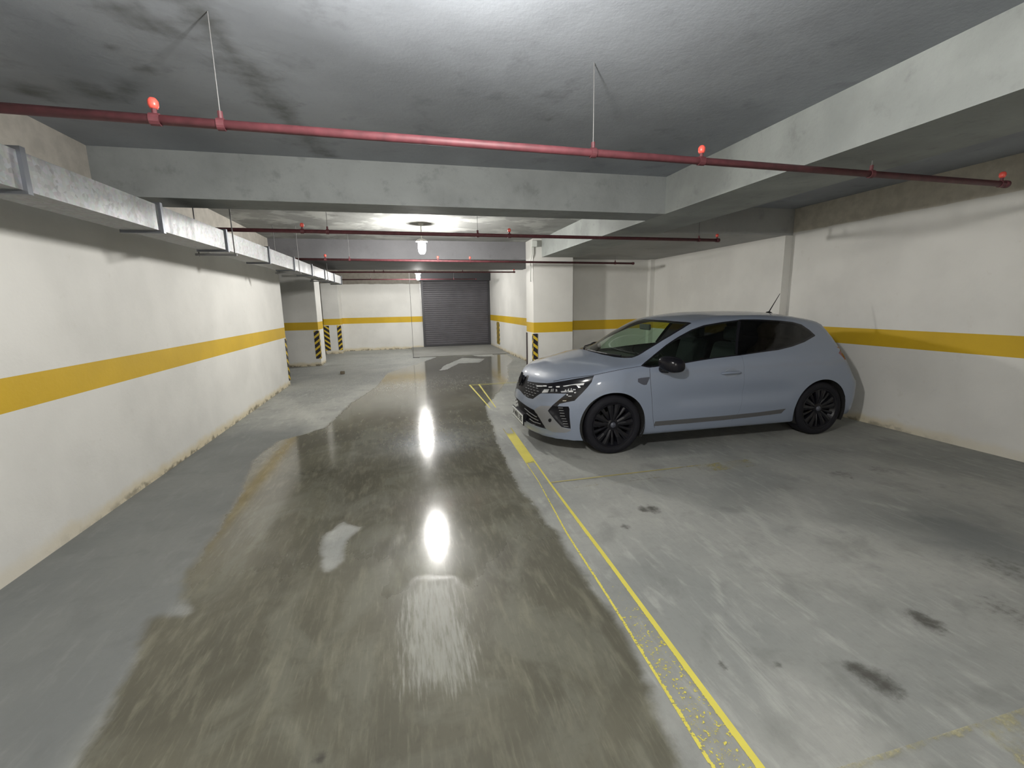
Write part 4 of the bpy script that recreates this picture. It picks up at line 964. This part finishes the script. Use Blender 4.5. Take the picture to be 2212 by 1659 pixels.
# nose emblem: open diamond of folded bars
bm = bmesh.new()
ep = on_surf([0], [4.6])[0]; ec = Vector((ep[0]-.022, 0, ep[2]+.01))
for (dw, dz, k) in ((.050, .074, .014),):
    c4 = [(0, dz), (dw, 0), (0, -dz), (-dw, 0)]
    for i in range(4):
        a, b = c4[i], c4[(i+1) % 4]
        T = lambda q, s=1.: ec+Vector((.22*(q[1]*s), q[0]*s, q[1]*s))
        tube(bm, [T(a), T(b)], .011, 6); tube(bm, [T(a, .62), T(b, .62)], .006, 6)
cp('emblem', bm, M['gloss'], CAR)
bm = bmesh.new(); tube(bm, [ec+Vector((.04, 0, 0)), ec], .045, 14); cp('emblem_mount', bm, M['satin'], CAR)
# rear lower valance
# wheels
def wheel(u, w, sg):
    """sg = -1 on the near side"""
    e = bpy.data.objects.new('wheel', None); COL.objects.link(e); e.parent = CAR; e.location = (u, w, .315)
    R_ = Matrix.Rotation(-PI/2*sg, 4, 'X')      # local +z -> outward
    bm = bmesh.new()
    lathe(bm, [(.236, .098), (.245, .104), (.268, .108), (.290, .104), (.306, .092), (.3145, .070), (.315, 0), (.3145, -.07), (.306, -.092), (.28, -.105), (.245, -.1), (.236, -.095)], 64, R_, True)
    link('tyre', bm, M['tyre'], e, True)
    bm = bmesh.new()
    lathe(bm, [(.238, .094), (.234, .102), (.226, .101), (.216, .085), (.196, .05), (.19, -.09)], 64, R_)
    def spoke(a, w0, w1, z0, z1):
        r0, r1 = .045, .228; ca, sa = math.cos(a), math.sin(a)
        vs = []
        for (r, hw, z) in ((r0, w0, z0), ((r0+r1)/2, (w0+w1)/2*.85, (z0+z1)/2+.008), (r1, w1, z1)):
            vs.append([bm.verts.new(R_ @ Vector((r*ca-s*hw*sa, r*sa+s*hw*ca, zz))) for s, zz in ((-1, z), (0, z+.007), (1, z), (1, z-.03), (-1, z-.03))])
        for p, q in zip(vs, vs[1:]):
            for i in range(5): bm.faces.new((p[i], p[(i+1) % 5], q[(i+1) % 5], q[i]))
    for k in range(5):
        a = 2*PI*k/5+.3
        spoke(a-.20, .016, .034, .072, .088); spoke(a+.20, .016, .034, .072, .088); spoke(a+PI/5, .010, .020, .060, .080)
    lathe(bm, [(.066, .045), (.062, .078), (.045, .084), (0, .084)], 28, R_)
    rim = link('rim', bm, M['rim'], e, False)
    bm = bmesh.new(); lathe(bm, [(0, .096), (.026, .094), (.031, .084)], 20, R_); link('wheel_cap', bm, M['badge'], rim, True)
    bm = bmesh.new(); lathe(bm, [(0, -.01), (.13, -.01), (.13, -.03), (0, -.03)], 32, R_); link('brake_disc', bm, M['hub'], e, False)
    bm = bmesh.new(); lathe(bm, [(.03, -.05), (.19, -.05), (.2, -.06)], 32, R_); link('rim_barrel', bm, M['under'], e, False)
for u in (.83, 3.413):
    for sg in (-1, 1): wheel(u, sg*.777, sg)
    for sg in (-1, 1):
        bm = bmesh.new(); ring = []
        for w in (.885, .60):
            ring.append([bm.verts.new((u+.353*math.cos(t), sg*w, max(.315+.353*math.sin(t), .16))) for t in np.linspace(-.48, PI+.48, 40)])
        for i in range(39): bm.faces.new((ring[0][i], ring[0][i+1], ring[1][i+1], ring[1][i]))
        c = bm.verts.new((u, sg*.60, .16))
        for i in range(39): bm.faces.new((ring[1][i], ring[1][i+1], c))
        cp('wheel_arch_liner', bm, M['under'], CAR, False)
